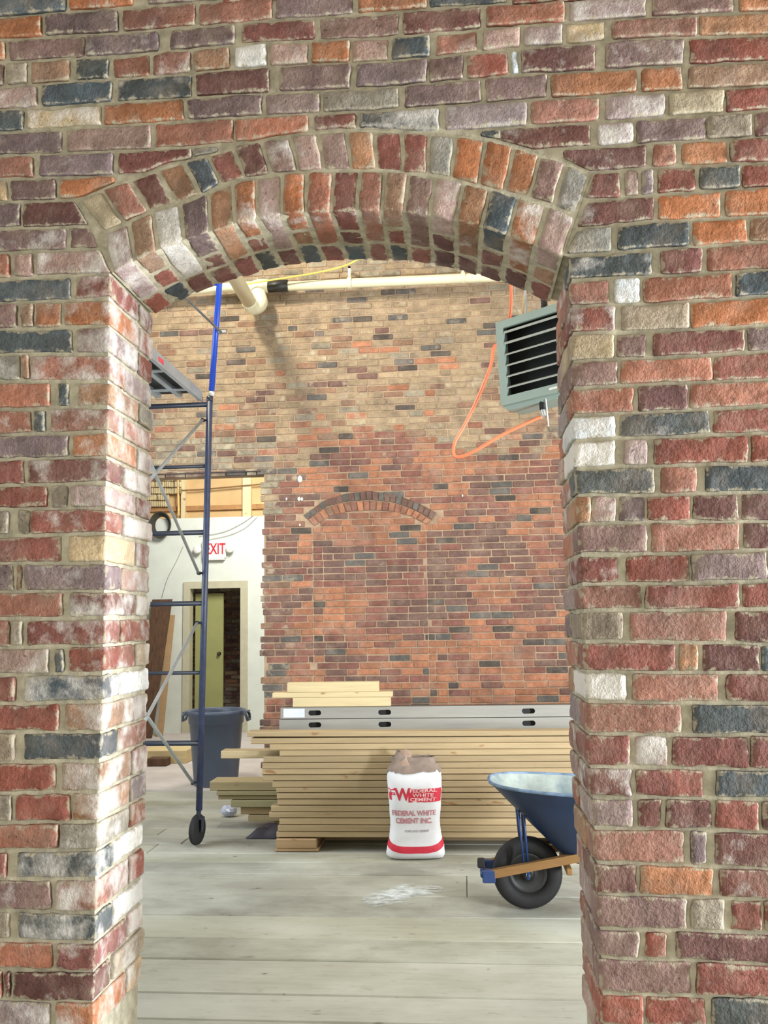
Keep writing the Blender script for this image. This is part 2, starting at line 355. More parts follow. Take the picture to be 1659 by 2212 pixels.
ROWS = {
 0: 'A -60 420 K;A 440 850 O;A 940 1400 P',
 1: 'A -90 262 O;A 285 750 P;A 780 1245 S;A 1270 1738 S;B 160 650 P;B 690 1130 O;B 1150 1640 K',
 2: 'A -300 25 O;A 50 535 P;A 545 1010 P;A 1090 1500 P2;A 1545 2015 R;B 445 950 P;B 980 1475 D;B 1515 2015 S;C 390 880 M4;C 920 1440 P;C 1480 1980 O',
 3: 'A -200 20 P;A 35 170 G3;A 195 440 B;A 485 690 K;A 720 950 S;A 975 1220 S3;A 1235 1465 B;A 1500 1707 W7;B 130 370 M3;B 390 635 O;B 650 880 M;B 910 1150 K;B 1190 1450 S2;B 1490 1725 M;C 100 340 M3;C 370 610 T3;C 660 1210 S;C 1225 1770 B',
 4: 'A -300 235 M3;A 265 710 K;A 750 1225 K3;A 1250 1720 D;B 190 640 P;B 680 1130 P;B 1145 1365 P;B 1390 1650 R;C 20 60 W3;C 80 555 D3;C 620 1120 P3;C 1160 1730 R',
 5: 'A -300 145 K;A 165 640 T5;A 660 1170 O;A 1200 1675 P;B 100 440 M;B 470 950 G;B 990 1480 P;B 1510 1900 P;C 270 820 O;C 850 1110 O;C 1150 1720 B',
 6: 'A -90 390 P;A 420 960 M;A 990 1490 S;A 1505 1970 S;B 410 680 D3;B 700 1210 K5;B 1250 1770 M3;C 145 575 S;C 620 1000 M4;C 1025 1375 T;C 1392 1740 R',
 7: 'A -250 210 S;A 250 720 P;A 750 1220 R;A 1235 1440 G;B 1480 1600 K;C -60 520 D2;C 570 800 M5;C 820 1260 P;C 1275 1560 G;C 1580 1900 D',
 '8L': 'A -120 40 T;A 62 355 P;A 375 725 O', '8R': 'C 350 880 D2;C 925 1075 S;C 1110 1400 O;C 1420 1800 R',
 '9L': 'E -350 195 P;E 220 1 D', '9R': 'C 1 710 R2;C 745 830 M2;C 850 925 M2;C 960 1200 R;C 1225 1480 K;C 1500 1900 R',
 '10L': 'E -400 645 P3;E 695 1 P', '10R': 'C 1 930 D2;C 960 1360 O;C 1390 1950 O',
 '11L': 'E -300 90 S;E 140 320 M2;E 360 1 M4', '11R': 'F 1 440 G;F 490 1050 K2;F 1080 1500 O;F 1520 2000 B',
 '12L': 'E -450 695 K;E 745 1 R', '12R': 'F 1 755 K3;F 825 1150 R2;F 1185 1900 S',
 '13L': 'E -350 160 P;E 200 325 B;E 345 600 O;E 625 1 O', '13R': 'F 1 420 S;F 460 660 W4;F 685 1380 S;F 1410 2000 K',
 '14L': 'E -500 710 K;E 750 1 P', '14R': 'F 1 470 R3;F 520 1045 G;F 1060 1950 O',
 '15L': 'E -250 190 G3;E 208 280 B;E 300 1 S', '15R': 'F 1 460 T3;F 485 710 P2;F 770 1480 R;F 1505 2100 P',
 '16L': 'E -350 490 S;E 565 670 K;E 765 1 B', '16R': 'F 1 490 P2;F 510 1225 S;F 1240 1950 R',
 '17L': 'E -400 300 S2;E 330 445 K;E 495 1 S', '17R': 'F 1 610 S;F 650 1035 D;F 1055 1850 S',
 '18L': 'E -150 670 P;E 715 1 O3', '18R': 'F 1 470 W5;F 505 1215 K2;F 1240 1950 R',
 '19L': 'E -450 230 R;E 270 1 D', '19R': 'F 1 470 W9;F 540 720 M3;F 775 1510 R;F 1535 2200 R',
 '20L': 'E -300 460 R;E 500 660 G;E 705 1 M4', '20R': 'F 1 780 K;F 830 1110 S;F 1170 2000 K',
 '21L': 'E -400 80 G;E 165 285 G;E 305 1 R', '21R': 'F 1 280 B;F 292 480 M4;F 500 700 P2;F 725 1050 R;F 1075 1430 D;F 1458 2000 D',
 '22L': 'E -200 600 R;E 680 1 T2', '22R': 'F 1 715 P;F 755 1440 S;F 1475 2100 D',
 '23L': 'E -450 120 P;E 150 205 B;E 235 1 P', '23R': 'F 1 490 R3;F 555 1045 R;F 1065 1650 P;F 1670 2200 R',
 '24L': 'E -200 610 S2;E 685 1 D', '24R': 'F 1 680 S;F 705 1435 R;F 1465 2100 R',
 '25L': 'E -300 85 S3;E 105 215 G3;E 262 1 R', '25R': 'F 1 530 G;F 585 1340 S;F 1408 2000 D',
 '26L': 'E -200 480 M4;E 530 630 K;E 680 1 R2', '26R': 'F 1 945 R;F 968 1115 B3;F 1160 1600 D;F 1615 2100 K',
 '27L': 'E -450 145 R;E 235 1 K', '27R': 'F 1 560 W8;F 605 1270 S;F 1335 2050 R',
 '28L': 'E -250 570 R;E 630 1 B2', '28R': 'F 1 985 S;F 1075 1850 K',
 '29L': 'E -500 140 G;E 228 1 K2', '29R': 'F 1 580 R3;F 625 880 M5;F 915 1515 R;F 1530 2200 R',
 '30L': 'E -400 545 R;E 605 1 B', '30R': 'F 1 600 D4;F 635 1155 R;F 1255 2000 K',
 '31L': 'E -500 110 G;E 148 695 R;E 715 1 B', '31R': 'F 1 605 M3;F 650 825 D;F 865 1225 D2;F 1250 1590 R;F 1620 2100 D',
 '32L': 'E -300 575 S2;E 600 1 G3', '32R': 'F 1 1010 S;F 1060 1185 P;F 1250 2000 D3',
 '33L': 'E -500 58 R;E 165 1 K', '33R': 'F 1 640 D2;F 660 1240 O;F 1285 2000 D2',
 '34L': 'E -300 495 P2;E 540 1 S', '34R': 'F 1 1025 P2;F 1065 1320 G;F 1385 1615 R;F 1635 2100 R',
 '35L': 'E -450 85 G;E 165 1 K2', '35R': 'F 1 655 P;F 705 875 R;F 945 1800 D',
 '36L': 'E -300 515 S;E 555 1 R', '36R': 'F 1 1065 P;F 1105 1950 R',
 '37L': 'E -500 15 R;E 38 95 D;E 128 1 D', '37R': 'F 1 690 R2;F 715 1175 R;F 1225 1950 K2',
 '38L': 'E -300 490 M4;E 545 1 O', '38R': 'F 1 900 R;F 950 1800 D',
}
def wallpt(px, py, d):
    p = onY(px, py, 0.0); return Vector((p.x, d, p.z))
XL = lambda z: interp(sorted((onY(x, y, 0).z, onY(x, y, 0).x) for y, x in EL), z)
XR = lambda z: interp(sorted((onY(x, y, 0).z, onY(x, y, 0).x) for y, x in ER), z)
XLt = sorted((onY(x, y, 0).z, onY(x, y, 0).x) for y, x in EL); XRt = sorted((onY(x, y, 0).z, onY(x, y, 0).x) for y, x in ER)
XL = lambda z: interp(XLt, z)
XR = lambda z: interp(XRt, z)
intr = [onY(x, y, 0) for x, y in INTR]; midc = [onY(x, y, 0) for x, y in MIDC]; extr = [onY(x, y, 0) for x, y in EXTR]
ZTOP = 4.6; XW0, XW1 = -3.2, 3.2

# mortar cores (the setting) --------------------------------------------------
def core(name, cols, label, cat='wall'):
    """cols: (x, zbottom, ztop) along x; a slab between Y=.008 and Y=T-.008"""
    mb = MB(); y0, y1 = .009, T-.009
    for (xa, ba, ta), (xb, bb, tb) in zip(cols, cols[1:]):
        mb.quad8([(xa,y0,ba),(xb,y0,bb),(xb,y1,bb),(xa,y1,ba),(xa,y0,ta),(xb,y0,tb),(xb,y1,tb),(xa,y1,ta)])
    return tag(mb.build(name, m_mortar), label, cat, kind='structure')
zsL, zsR = intr[0].z, intr[-1].z
def core_pier(name, side, label):
    mb = MB(); y0, y1 = .009, T-.009; e = .008
    zs = [i/14*(zsL if side == 'L' else zsR) for i in range(15)]
    for a, b in zip(zs, zs[1:]):
        if side == 'L': xa, xb, xo = XL(a)-e, XL(b)-e, XW0; c = [(xo,y0,a),(xa,y0,a),(xa,y1,a),(xo,y1,a),(xo,y0,b),(xb,y0,b),(xb,y1,b),(xo,y1,b)]
        else: xa, xb, xo = XR(a)+e, XR(b)+e, XW1; c = [(xa,y0,a),(xo,y0,a),(xo,y1,a),(xa,y1,a),(xb,y0,b),(xo,y0,b),(xo,y1,b),(xb,y1,b)]
        mb.quad8(c)
    return tag(mb.build(name, m_mortar), label, 'wall', kind='structure')
w_left = core_pier('wall_near_left', 'L', 'red brick pier left of the archway, lit bright along its inner edge')
w_right = core_pier('wall_near_right', 'R', 'red brick pier right of the archway with mottled, whitewashed and slate bricks')
cols = [(XW0, zsL, ZTOP), (intr[0].x-.008, zsL, ZTOP)] + [(p.x, p.z+.009, ZTOP) for p in intr] + [(XR(zsR)+.008, zsR, ZTOP), (XW1, zsR, ZTOP)]
w_top = core('wall_near_top', cols, 'brick wall above the arch with long irregular courses')
arch = None

GAP = 4.2
def add_row(k, side, spec, parent, arch_clip):
    top, bot = line(k-1, side), line(k, side)
    res = []
    for it in spec.split(';'):
        fr, a, b, c = it.split(); a = float(a); b = float(b); o, s = FR[fr]
        ch = c[0]; al = int(c[1])/10 if len(c) > 1 else R_.choice((0, 0, .05, .12))
        edge0 = (a == 1); edge1 = (b == 1)
        x0, x1 = o+a/s, o+b/s
        ym = (interp(top, (x0+x1)/2 if not (edge0 or edge1) else (x1 if edge0 else x0)) + interp(bot, x1 if edge0 else x0))/2
        def X(u, w_):   # px x of the end at height w_
            y = ym
            yy = interp(bot, x0 if not edge0 else x1)*(1-w_)+interp(top, x0 if not edge0 else x1)*w_
            xa, xb = x0, x1
            if edge0: xa = interp(ER, yy) if k >= 12 else 1277+(yy-375)*(1215-1277)/(555-375)+6
            if edge1: xb = interp(EL, yy) if k >= 12 else 167+(yy-431)*(240-167)/(588-431)-6
            return xa+(xb-xa)*u
        jt = [R_.uniform(-1.2, 1.2) for _ in range(4)]
        proud = R_.uniform(-.003, .003); tilt = R_.uniform(-.002, .002)
        def P(u, w_, d, clip=arch_clip):
            x = X(u, w_)
            yb = interp(bot, x)-GAP+jt[0]*(1-u)+jt[1]*u; yt = interp(top, x)+GAP+jt[2]*(1-u)+jt[3]*u
            if clip and EXTR[0][0] < x < EXTR[-1][0]: yb = min(yb, interp(EXTR, x)-5)
            yb = max(yb, yt+1.5)
            return wallpt(x, yb+(yt-yb)*w_, d + proud + tilt*(u-.5))
        # trim ends of bricks cut away by the arch
        ulo, uhi = 0.0, 1.0
        if arch_clip:
            def h(u):
                x = X(u, .5); yb = interp(bot, x)-GAP
                if EXTR[0][0] < x < EXTR[-1][0]: yb = min(yb, interp(EXTR, x)-5)
                return yb - (interp(top, x)+GAP)
            us = [i/40 for i in range(41) if h(i/40) > 7]
            if len(us) < 3: continue
            ulo, uhi = us[0], us[-1]
        pa, pb = P(ulo, .5, 0), P(uhi, .5, 0); lx = (pb-pa).length; lz = (P(.5*(ulo+uhi), 1, 0)-P(.5*(ulo+uhi), 0, 0)).length
        if lx < .012: continue
        depth = .1
        jamb = (edge0 or edge1) and k >= 12
        if jamb: depth = .2 if lx < .14 else .1
        Mf = lambda u, v, w_: P(ulo+(uhi-ulo)*u, w_, v*depth)
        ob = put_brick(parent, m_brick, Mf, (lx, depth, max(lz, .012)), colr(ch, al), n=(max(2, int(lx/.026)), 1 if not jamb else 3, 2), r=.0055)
        if jamb:   # the rest of the reveal behind the corner brick
            zt, zb = P(1 if edge1 else 0, 1, 0).z, P(1 if edge1 else 0, 0, 0).z
            y0 = depth+.011; y1 = T-R_.uniform(-.004, .006)
            rec = R_.uniform(-.004, .004)
            xe = (XL if edge1 else XR)
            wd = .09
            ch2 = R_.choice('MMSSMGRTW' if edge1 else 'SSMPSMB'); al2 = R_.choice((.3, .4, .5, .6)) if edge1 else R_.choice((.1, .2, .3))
            def Mj(u, v, w_):
                z = zb+(zt-zb)*w_; x = xe(z)+rec
                return Vector((x-wd*(1-u) if edge1 else x+wd*u, y0+(y1-y0)*v, z))
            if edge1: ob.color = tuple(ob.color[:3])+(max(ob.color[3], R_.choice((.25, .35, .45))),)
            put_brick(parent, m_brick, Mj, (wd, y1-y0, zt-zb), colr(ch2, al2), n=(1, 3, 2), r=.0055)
for k in range(0, 8): add_row(k, 'L', ROWS[k], w_top, k >= 6)
add_row(8, 'L', ROWS['8L'], w_top, True); add_row(8, 'R', ROWS['8R'], w_top, True)
for k in range(9, 39):
    add_row(k, 'L', ROWS['%dL' % k], w_top if k < 12 else w_left, False)
    add_row(k, 'R', ROWS['%dR' % k], w_top if k < 12 else w_right, False)

# coarse bricks that carry the near wall on past the edges of the photograph -----
def mass_course(mb, xa, xb, z0f, z1f, y0=0.0, dpt=.06):
    x = xa
    while x < xb-.03:
        l = R_.choice((.205, .205, .1, .2)); x2 = min(x+l, xb); mb.col = colr(R_.choice('RRDPPKOSSBMMG'), R_.choice((0, 0, .1, .3)))
        a_, b_ = x, x2-.011; p_ = y0+R_.uniform(-.003, .003); zb_, zt_ = z0f(x)+.005, z1f(x)-.005
        vs, fs, eg = brick_mesh(None, lambda u, v, w_: Vector((a_+(b_-a_)*u, p_+dpt*v, zb_+(zt_-zb_)*w_)), max(b_-a_, .012), dpt, max(zt_-zb_, .012), n=(2,1,1), r=.0055, seed=R_.uniform(0, 50))
        mb.add(vs, fs); mb.eg = getattr(mb, 'eg', [])+eg if not hasattr(mb, 'eg') else (mb.eg.extend(eg) or mb.eg); x = x2
def zline(k, side, x):
    ln = line(k, side); px = 0 if side == 'L' else 1659
    return onY(px, interp(ln, px), 0).z
mbl, mbr, mbt = MB(), MB(), MB()
for k in range(0, 39):
    for side in 'LR':
        zt, zb = zline(k-1, side, 0), zline(k, side, 0); yk = interp(line(k, side), 0 if side == 'L' else 1659)-30
        mb = mbt if k < 12 else (mbl if side == 'L' else mbr)
        xs = []
        for it in (ROWS[k] if k < 8 else ROWS['%d%s' % (k, side)]).split(';'):
            fr, a, b, c = it.split(); o, s = FR[fr]; xs += [o+float(v)/s for v in (a, b) if v != '1']
        if side == 'L': xe = onY(min(xs), yk, 0).x-.012; mass_course(mb, XW0, xe, lambda x: zb, lambda x: zt)
        else: xe = onY(max(xs), yk, 0).x+.012; mass_course(mb, xe, XW1, lambda x: zb, lambda x: zt)
zz = onY(0, interp(line(-1, 'L'), 0), 0).z; zr = onY(1659, interp(line(-1, 'L'), 1659), 0).z
for i in range(60):
    s0 = i*.0667; f0 = lambda x: zz+(zr-zz)*(x-onY(0,0,0).x)/(onY(1659,0,0).x-onY(0,0,0).x)+s0
    if f0(0)+.07 > ZTOP: break
    mass_course(mbt, XW0, XW1, f0, lambda x: f0(x)+.0667)
for side, mb, in (('L', mbl), ('R', mbr)):
    z = onY(0 if side == 'L' else 1659, interp(line(38, side), 0 if side == 'L' else 1659), 0).z
    while z > .02:
        z2 = max(z-.0667, 0); a = (XW0, XL(z)) if side == 'L' else (XR(z), XW1)
        mass_course(mb, a[0], a[1], lambda x: z2, lambda x: z, dpt=.1); z = z2
for mb, p in ((mbl, w_left), (mbr, w_right), (mbt, w_top)):
    o = tag(mb.build('brick_mass', m_brick_a, p, colors=True, smooth=True), kind='stuff'); o.data.attributes.new('edge', 'FLOAT', 'POINT').data.foreach_set('value', mb.eg)

# the arch: two rings of voussoirs ----------------------------------------------
arch = MB()
def arc(pts, n=60):
    d = [0]
    for a, b in zip(pts, pts[1:]): d.append(d[-1]+(b-a).length)
    def f(t):
        s = t*d[-1]
        for i in range(len(d)-1):
            if s <= d[i+1] or i == len(d)-2:
                k = (s-d[i])/(d[i+1]-d[i]); return pts[i].lerp(pts[i+1], k)
    return f
fi, fm, fe = arc(intr), arc(midc[1:]), arc(extr[1:-1])
for i in range(24):      # the mortar bed the rings sit in
    a, b = i/24, (i+1)/24
    q = [fi(a), fi(b), fe(b), fe(a)]; y0, y1 = .006, T-.01
    arch.add([(p.x, y, p.z) for y in (y0, y1) for p in q], [(0,1,2,3),(4,7,6,5),(0,4,5,1),(3,2,6,7)])
arch = tag(arch.build('trim_1', m_mortar), 'segmental brick arch of two upright brick rings over the doorway', 'arch', kind='structure')
outer = 'T2 S2 D0 B0 K0 R0 D0 P3 M2 M2 B0 R0 R0 G0 O1 O0 O0 P2 G2'.split()
inner = 'M4 B1 W3 P1 B1 O4 M3 O1 S1 R0 S0 B1 P1 M4 B1 K2 O4 M3'.split()
def vous(fa, fb, t0, t1, y0, y1, col, amp=.0034):
    a0, a1, b0, b1 = fa(t0), fa(t1), fb(t0), fb(t1)
    pr = R_.uniform(-.004, .003)
    def Mf(u, v, w_):
        p = a0.lerp(a1, u).lerp(b0.lerp(b1, u), w_); return Vector((p.x, y0+(y1-y0)*v+(pr if y0 < .01 else 0), p.z))
    put_brick(arch, m_brick, Mf, ((a1-a0).length, y1-y0, (b0-a0).length), col, n=(1, 2, 3), r=.006, amp=amp)
def shrink(fa, fb, ga, gb):
    return (lambda t: fa(t).lerp(fb(t), ga/max((fb(t)-fa(t)).length, .01)), lambda t: fb(t).lerp(fa(t), gb/max((fb(t)-fa(t)).length, .01)))
mi_a, mi_b = shrink(fi, fm, -.002, .005); mo_a, mo_b = shrink(fm, fe, .006, .007)
def cuts(n):
    ws = [R_.uniform(.88, 1.12) for _ in range(n)]; s = sum(ws); out = [0]
    for w_ in ws: out.append(out[-1]+w_/s)
    return out
cu = cuts(19)
for i, c in enumerate(outer):
    vous(mo_a, mo_b, cu[i]+.0036, cu[i+1]-.0036, 0, .1, colr(c[0], int(c[1])/10))
cu = cuts(18)
for i, c in enumerate(inner):
    d = (.2, .1, .2, .12, .19, .1)[i % 6]
    vous(mi_a, mi_b, cu[i]+.0037, cu[i+1]-.0037, 0, d, colr(c[0], int(c[1])/10))
    y = d+.011
    if T-y > .13: 
        m_ = y+R_.uniform(.07, .09); vous(mi_a, mi_b, cu[i]+.0037, cu[i+1]-.0037, y, m_, colr(R_.choice('RDRDB'), 0)); y = m_+.011
    vous(mi_a, mi_b, cu[i]+.0037, cu[i+1]-.0037, y, T, colr(R_.choice('RDDPKRR'), 0))
# ------------------------------------------------------------------ far room shell
YW = onZ(380, 1708, 0).y            # front face of the far brick wall
YP = onZ(360, 1585, 0).y            # front of the white partition beyond
ZC = 6.4; XA, XB = -4.6, 4.6
def struct(name, mb, mat, label, cat, **kw): return tag(mb.build(name, mat, **kw), label, cat, kind='structure')
floor = struct('floor', MB().box((XA, -6.0, -.09), (XB, YW, -.035)), m_under, 'wide weathered floorboards dusted pale with plaster', 'floor')
seams = [onZ(790, y, 0).y for y in (2208, 2150, 2075, 2029, 1979, 1934, 1889, 1863)]
ys = list(seams)
y = ys[0]
while y > -6: y -= R_.uniform(.24, .33); ys.insert(0, y)
y = ys[-1]
while y < YW-.3: y += R_.uniform(.22, .30); ys.append(y)
ys[-1] = YW
joints = {1979: [635], 1934: [620], 2075: [400], 2029: [1110]}
for a, b in zip(ys, ys[1:]):
    xs = [XA]; x = XA+R_.uniform(.6, 3)
    while x < XB-.5: xs.append(x); x += R_.uniform(3.4, 5.2)
    xs.append(XB)
    for xa, xb in zip(xs, xs[1:]):
        g = R_.choice((.004, .006, .009)); dz = R_.uniform(-.004, .0)
        k = R_.uniform(.88, 1.1)
        mb = MB().bbox((xa+.0015, a+g, -.034), (xb-.0015, b-g, dz), .006)
        c_ = ((xa+xb)/2, (a+b)/2, 0)
        mb.v = [tuple(Vector(p)-Vector(c_)) for p in mb.v]
        mb.build('floor_board', m_floor, floor, c_, color=rgb(146*k, 144*k, 130*k*R_.uniform(.95, 1.03)))
struct('ceiling', MB().box((XA-4, T, ZC), (XB+.3, YP+4, ZC+.1)), m_ceil, 'high plain ceiling over the far room', 'ceiling')
struct('ceiling_near', MB().box((XA, -6.0, 3.4), (XB, 0, 3.5)), m_ceil, 'plain ceiling over the room before the archway', 'ceiling')
struct('wall_near_back', MB().box((XA, -6.1, 0), (XB, -6.0, 3.4)), m_plaster, 'plain plastered wall behind the viewer', 'wall')
def wall_with_window(name, x0, x1, y0, y1, z1, wy0, wy1, wz0, wz1, wn, side):
    mb = MB(); mb.box((x0,y0,0),(x1,wy0,z1)); mb.box((x0,wy1,0),(x1,y1,z1)); mb.box((x0,wy0,0),(x1,wy1,wz0)); mb.box((x0,wy0,wz1),(x1,wy1,z1))
    struct(name, mb, m_plaster, 'plastered side wall with a tall window, on the %s of the view' % side, 'wall')
    xm = (x0+x1)/2; fb = MB(); e = .06
    fb.box((xm-.04,wy0,wz0),(xm+.04,wy0+e,wz1)).box((xm-.04,wy1-e,wz0),(xm+.04,wy1,wz1)).box((xm-.04,wy0+e,wz0),(xm+.04,wy1-e,wz0+e)).box((xm-.04,wy0+e,wz1-e),(xm+.04,wy1-e,wz1))
    ym = (wy0+wy1)/2; fb.box((xm-.02,ym-.02,wz0+e),(xm+.02,ym+.02,wz1-e)); fb.box((xm-.02,wy0+e,(wz0+wz1)/2-.02),(xm+.02,ym-.02,(wz0+wz1)/2+.02))
    struct(wn, fb, m_white, 'white window frame in the plastered wall, on the %s of the view' % side, 'window')
m_white = simple('white_paint', (215,213,205), .5, var=.03)
wall_with_window('wall_far_left', XA-.1, XA, T, YW, ZC, 1.9, 4.5, 1.3, 3.9, 'window_1', 'left')
wall_with_window('wall_far_right', XB, XB+.1, T, YW, ZC, 1.3, 3.9, 1.3, 3.9, 'window_2', 'right')
wall_with_window('wall_near_side', XB, XB+.1, -6, 0, 3.4, -1.1, -.3, .5, 2.2, 'window_3', 'right of the near room')
struct('wall_near_side_left', MB().box((XA-.1, -6, 0), (XA, 0, 3.4)), m_plaster, 'plain plastered side wall of the near room', 'wall')

# ------------------------------------------------------------------ the far brick wall
P_ = lambda px, py, d=0.0: onY(px, py, YW+d)
xo0 = XA; xo1 = P_(566, 1300).x; zo = P_(450, 1022).z       # the opening at the far left of the wall
TW = .35
fw = MB()
fw.box((XA, YW+.006, zo), (XB, YW+TW, ZC)); fw.box((xo1+.02, YW+.006, 0), (XB, YW+TW, zo)); fw.box((XA, YW+.006, 0), (P_(150, 1300).x, YW+TW, zo))
far = struct('wall_far', fw, m_fmortar, 'tall far brick wall with a bricked-up arched doorway, tan above and red below', 'wall')
Rf = random.Random(11)
CP = .0668
arch_f = dict(extr=[P_(*p) for p in ((655,1113),(700,1080),(745,1065),(801,1059),(850,1066),(900,1083),(943,1106))],
              mid=[P_(*p) for p in ((664,1122),(705,1094),(750,1083),(801,1080),(850,1085),(896,1101),(934,1123))],
              intr=[P_(*p) for p in ((678,1136),(716,1113),(755,1105),(805,1102),(850,1105),(888,1115),(922,1133))])
ex_t = [(p.x, p.z) for p in arch_f['extr']]; in_t = [(p.x, p.z) for p in arch_f['intr']]
xj0, xj1 = P_(678, 1300).x, P_(925, 1300).x; zsp = P_(800, 1128).z
zup = P_(800, 960).z; zrub = P_(800, 618).z
bricks = []
z = 0.0; k = 0
FP = dict(o=(164,112,84), s=(148,102,82), r=(130,88,76), d=(112,86,76), k=(96,92,86), t=(154,134,106), g=(140,130,110), b=(138,108,86), n=(84,76,68))
def fc(ch, al=0.0, amt=.07):
    k_ = 1+Rf.uniform(-amt, amt); r, g, b = FP[ch]; return rgb(r*k_, g*k_, b*k_, al)
def fcol(x, z):
    """colour of a far brick: zones of like bricks, as salvaged and patched work has them"""
    px, py = proj((x, YW, z)); nz = noise.noise(Vector((x*1.6, z*2.6, 4.2)))+.35*noise.noise(Vector((x*5, z*9, 1)))
    rr = Rf.random()
    if z > zrub: return fc(Rf.choice('tggt'), .3)
    if z > zup-.12*math.sin(x*3)-.15*nz:
        if rr < .07: return fc(Rf.choice('nnkd'))
        if rr < .16: return fc(Rf.choice('dgk'), .2)
        t = (z-zup)/.8
        return fc('t' if rr < .45+.3*t else Rf.choice('gbtob' if t > .3 else 'obbst'), Rf.choice((0,.1,.3)))
    if px < 600 and py < 1140: return fc(Rf.choice('gggktd'), Rf.choice((.1,.4)))
    if px < 640: return fc(Rf.choice('dddkrrsb'), Rf.choice((0,.1,.3)))
    if rr < .09: return fc(Rf.choice('kkn'))
    if rr < .26: return fc(Rf.choice('drdsro'))
    if px > 925:
        z_ = .25 if py > 1330 else (-.35 if 1150 < py < 1330 else .12)
    else: z_ = .1
    v = nz+z_
    return fc('o' if v > .12 else ('s' if v > .0 else ('r' if v > -.25 else 'd')), Rf.choice((0,0,.1)))
def seg_row(xa, xb, z0, z1, start):
    x = xa-start
    while x < xb-.02:
        l = .208 if Rf.random() < .86 else Rf.choice((.105, .15))
        a, b = max(x, xa), min(x+l, xb); x += l
        if b-a < .035: continue
        xm, zm = (a+b)/2, (z0+z1)/2
        if ex_t[0][0]-.02 < xm < ex_t[-1][0]+.02:
            ez = interp(ex_t, xm); iz = interp(in_t, min(max(xm, in_t[0][0]), in_t[-1][0]))
            if iz+.01 < zm < ez-.01: continue
        bricks.append((a, b-.010, z0+.005, z1-.005))
while z < ZC-.05:
    z1 = z+CP*Rf.uniform(.97, 1.03); st = (k % 2)*.104+Rf.uniform(-.02, .02)
    jag = Rf.uniform(-.03, .045)
    if z1 > zo: seg_row(XA, XB, z, z1, st)
    elif z1 < zsp+.02:
        seg_row(xo1+jag, xj0, z, z1, st); seg_row(xj0, xj1, z, z1, .1-st if st < .1 else st); seg_row(xj1, XB, z, z1, st+.03)
        seg_row(XA, P_(150, 1300).x, z, z1, st)
    else:
        seg_row(xo1+jag, XB, z, z1, st); seg_row(XA, P_(150, 1300).x, z, z1, st)
    z = z1; k += 1
# shared meshes for the pieces of the far wall, by length class
variants = {}
def fmesh(l, h):
    kx = (round(l*40), Rf.randrange(4))
    if kx not in variants:
        L_, H_ = kx[0]/40, .0575
        mb = MB().bbox((-L_/2, 0, -H_/2), (L_/2, .045, H_/2), .005)
        mb.v = [tuple(Vector(p)+noise.noise_vector(Vector(p)*23+Vector((kx[1]*9, kx[0], 0)))*.003) for p in mb.v]
        variants[kx] = (mb.mesh('far_brick'), L_, H_)
    return variants[kx]
def vis(b):
    px, py = proj(((b[0]+b[1])/2, YW, (b[2]+b[3])/2))
    return 566 < px < 1235 and 620 < py < 1530
inv = [b for b in bricks if vis(b)]
# the pieces kept single are the full bricks in the lower wall, around the blind doorway
inv.sort(key=lambda b: (-(b[1]-b[0] > .13), abs(((b[2]+b[3])/2)-P_(800, 1240).z)))
single = set(map(id, inv[:296]))
mass = MB()
for b in bricks:
    c_ = fcol((b[0]+b[1])/2, (b[2]+b[3])/2); pr = Rf.uniform(-.004, .003)
    if id(b) in single:
        me, L_, H_ = fmesh(b[1]-b[0], b[3]-b[2])
        o = link('brick', me, m_fbrick, far, ((b[0]+b[1])/2, YW+pr, (b[2]+b[3])/2), c_)
        o.scale = ((b[1]-b[0])/L_, 1, (b[3]-b[2])/H_); o.rotation_euler = (0, Rf.uniform(-.012, .012), 0)
    else:
        mass.col = c_; j = Rf.uniform(-.002, .002)
        mass.bbox((b[0], YW+pr, b[2]+j), (b[1], YW+.045, b[3]+j), .005)
tag(mass.build('brick_mass', m_fbrick_a, far, colors=True), kind='stuff')
# the blind arch: two rings set in the wall
blind = tag(MB().box((-.01,0,-.01),(.01,.01,.01), org=(P_(800,1090).x, YW+.02, P_(800,1090).z)).build('trim_2', m_fmortar), 'double ring of dark over orange bricks arching over the bricked-up doorway', 'arch', kind='structure')
for fa, fb, n, cs in ((arc(arch_f['mid']), arc(arch_f['extr']), 23, 'dddkkdgdkndd'), (arc(arch_f['intr']), arc(arch_f['mid']), 20, 'oosoobosrsob')):
    for i in range(n):
        t0, t1 = (i+.07)/n, (i+.93)/n; pr = Rf.uniform(-.003, .003)
        a0, a1, b0, b1 = fa(t0), fa(t1), fb(t0).lerp(fa(t0), .08), fb(t1).lerp(fa(t1), .08)
        mb = MB(); yy = YW-.006+pr
        c_ = (a0+b1)/2; c_.y = yy
        q = [Vector((p.x, yy, p.z)) for p in (a0, a1, b1, b0)]; q2 = [Vector((p.x, YW+.03, p.z)) for p in (a0, a1, b1, b0)]
        mid = sum(q, Vector())/4; qi = [p.lerp(mid, .10) for p in q]; q = [p+Vector((0, .006, 0)) for p in q]
        mb.add([v-c_ for v in qi+q+q2], [(0,1,2,3)]+[(4+j, 4+(j+1)%4, (j+1)%4, j) for j in range(4)]+[(8+j, 8+(j+1)%4, 4+(j+1)%4, 4+j) for j in range(4)])
        mb.build('brick', m_fbrick, blind, c_, color=fc(Rf.choice(cs)))
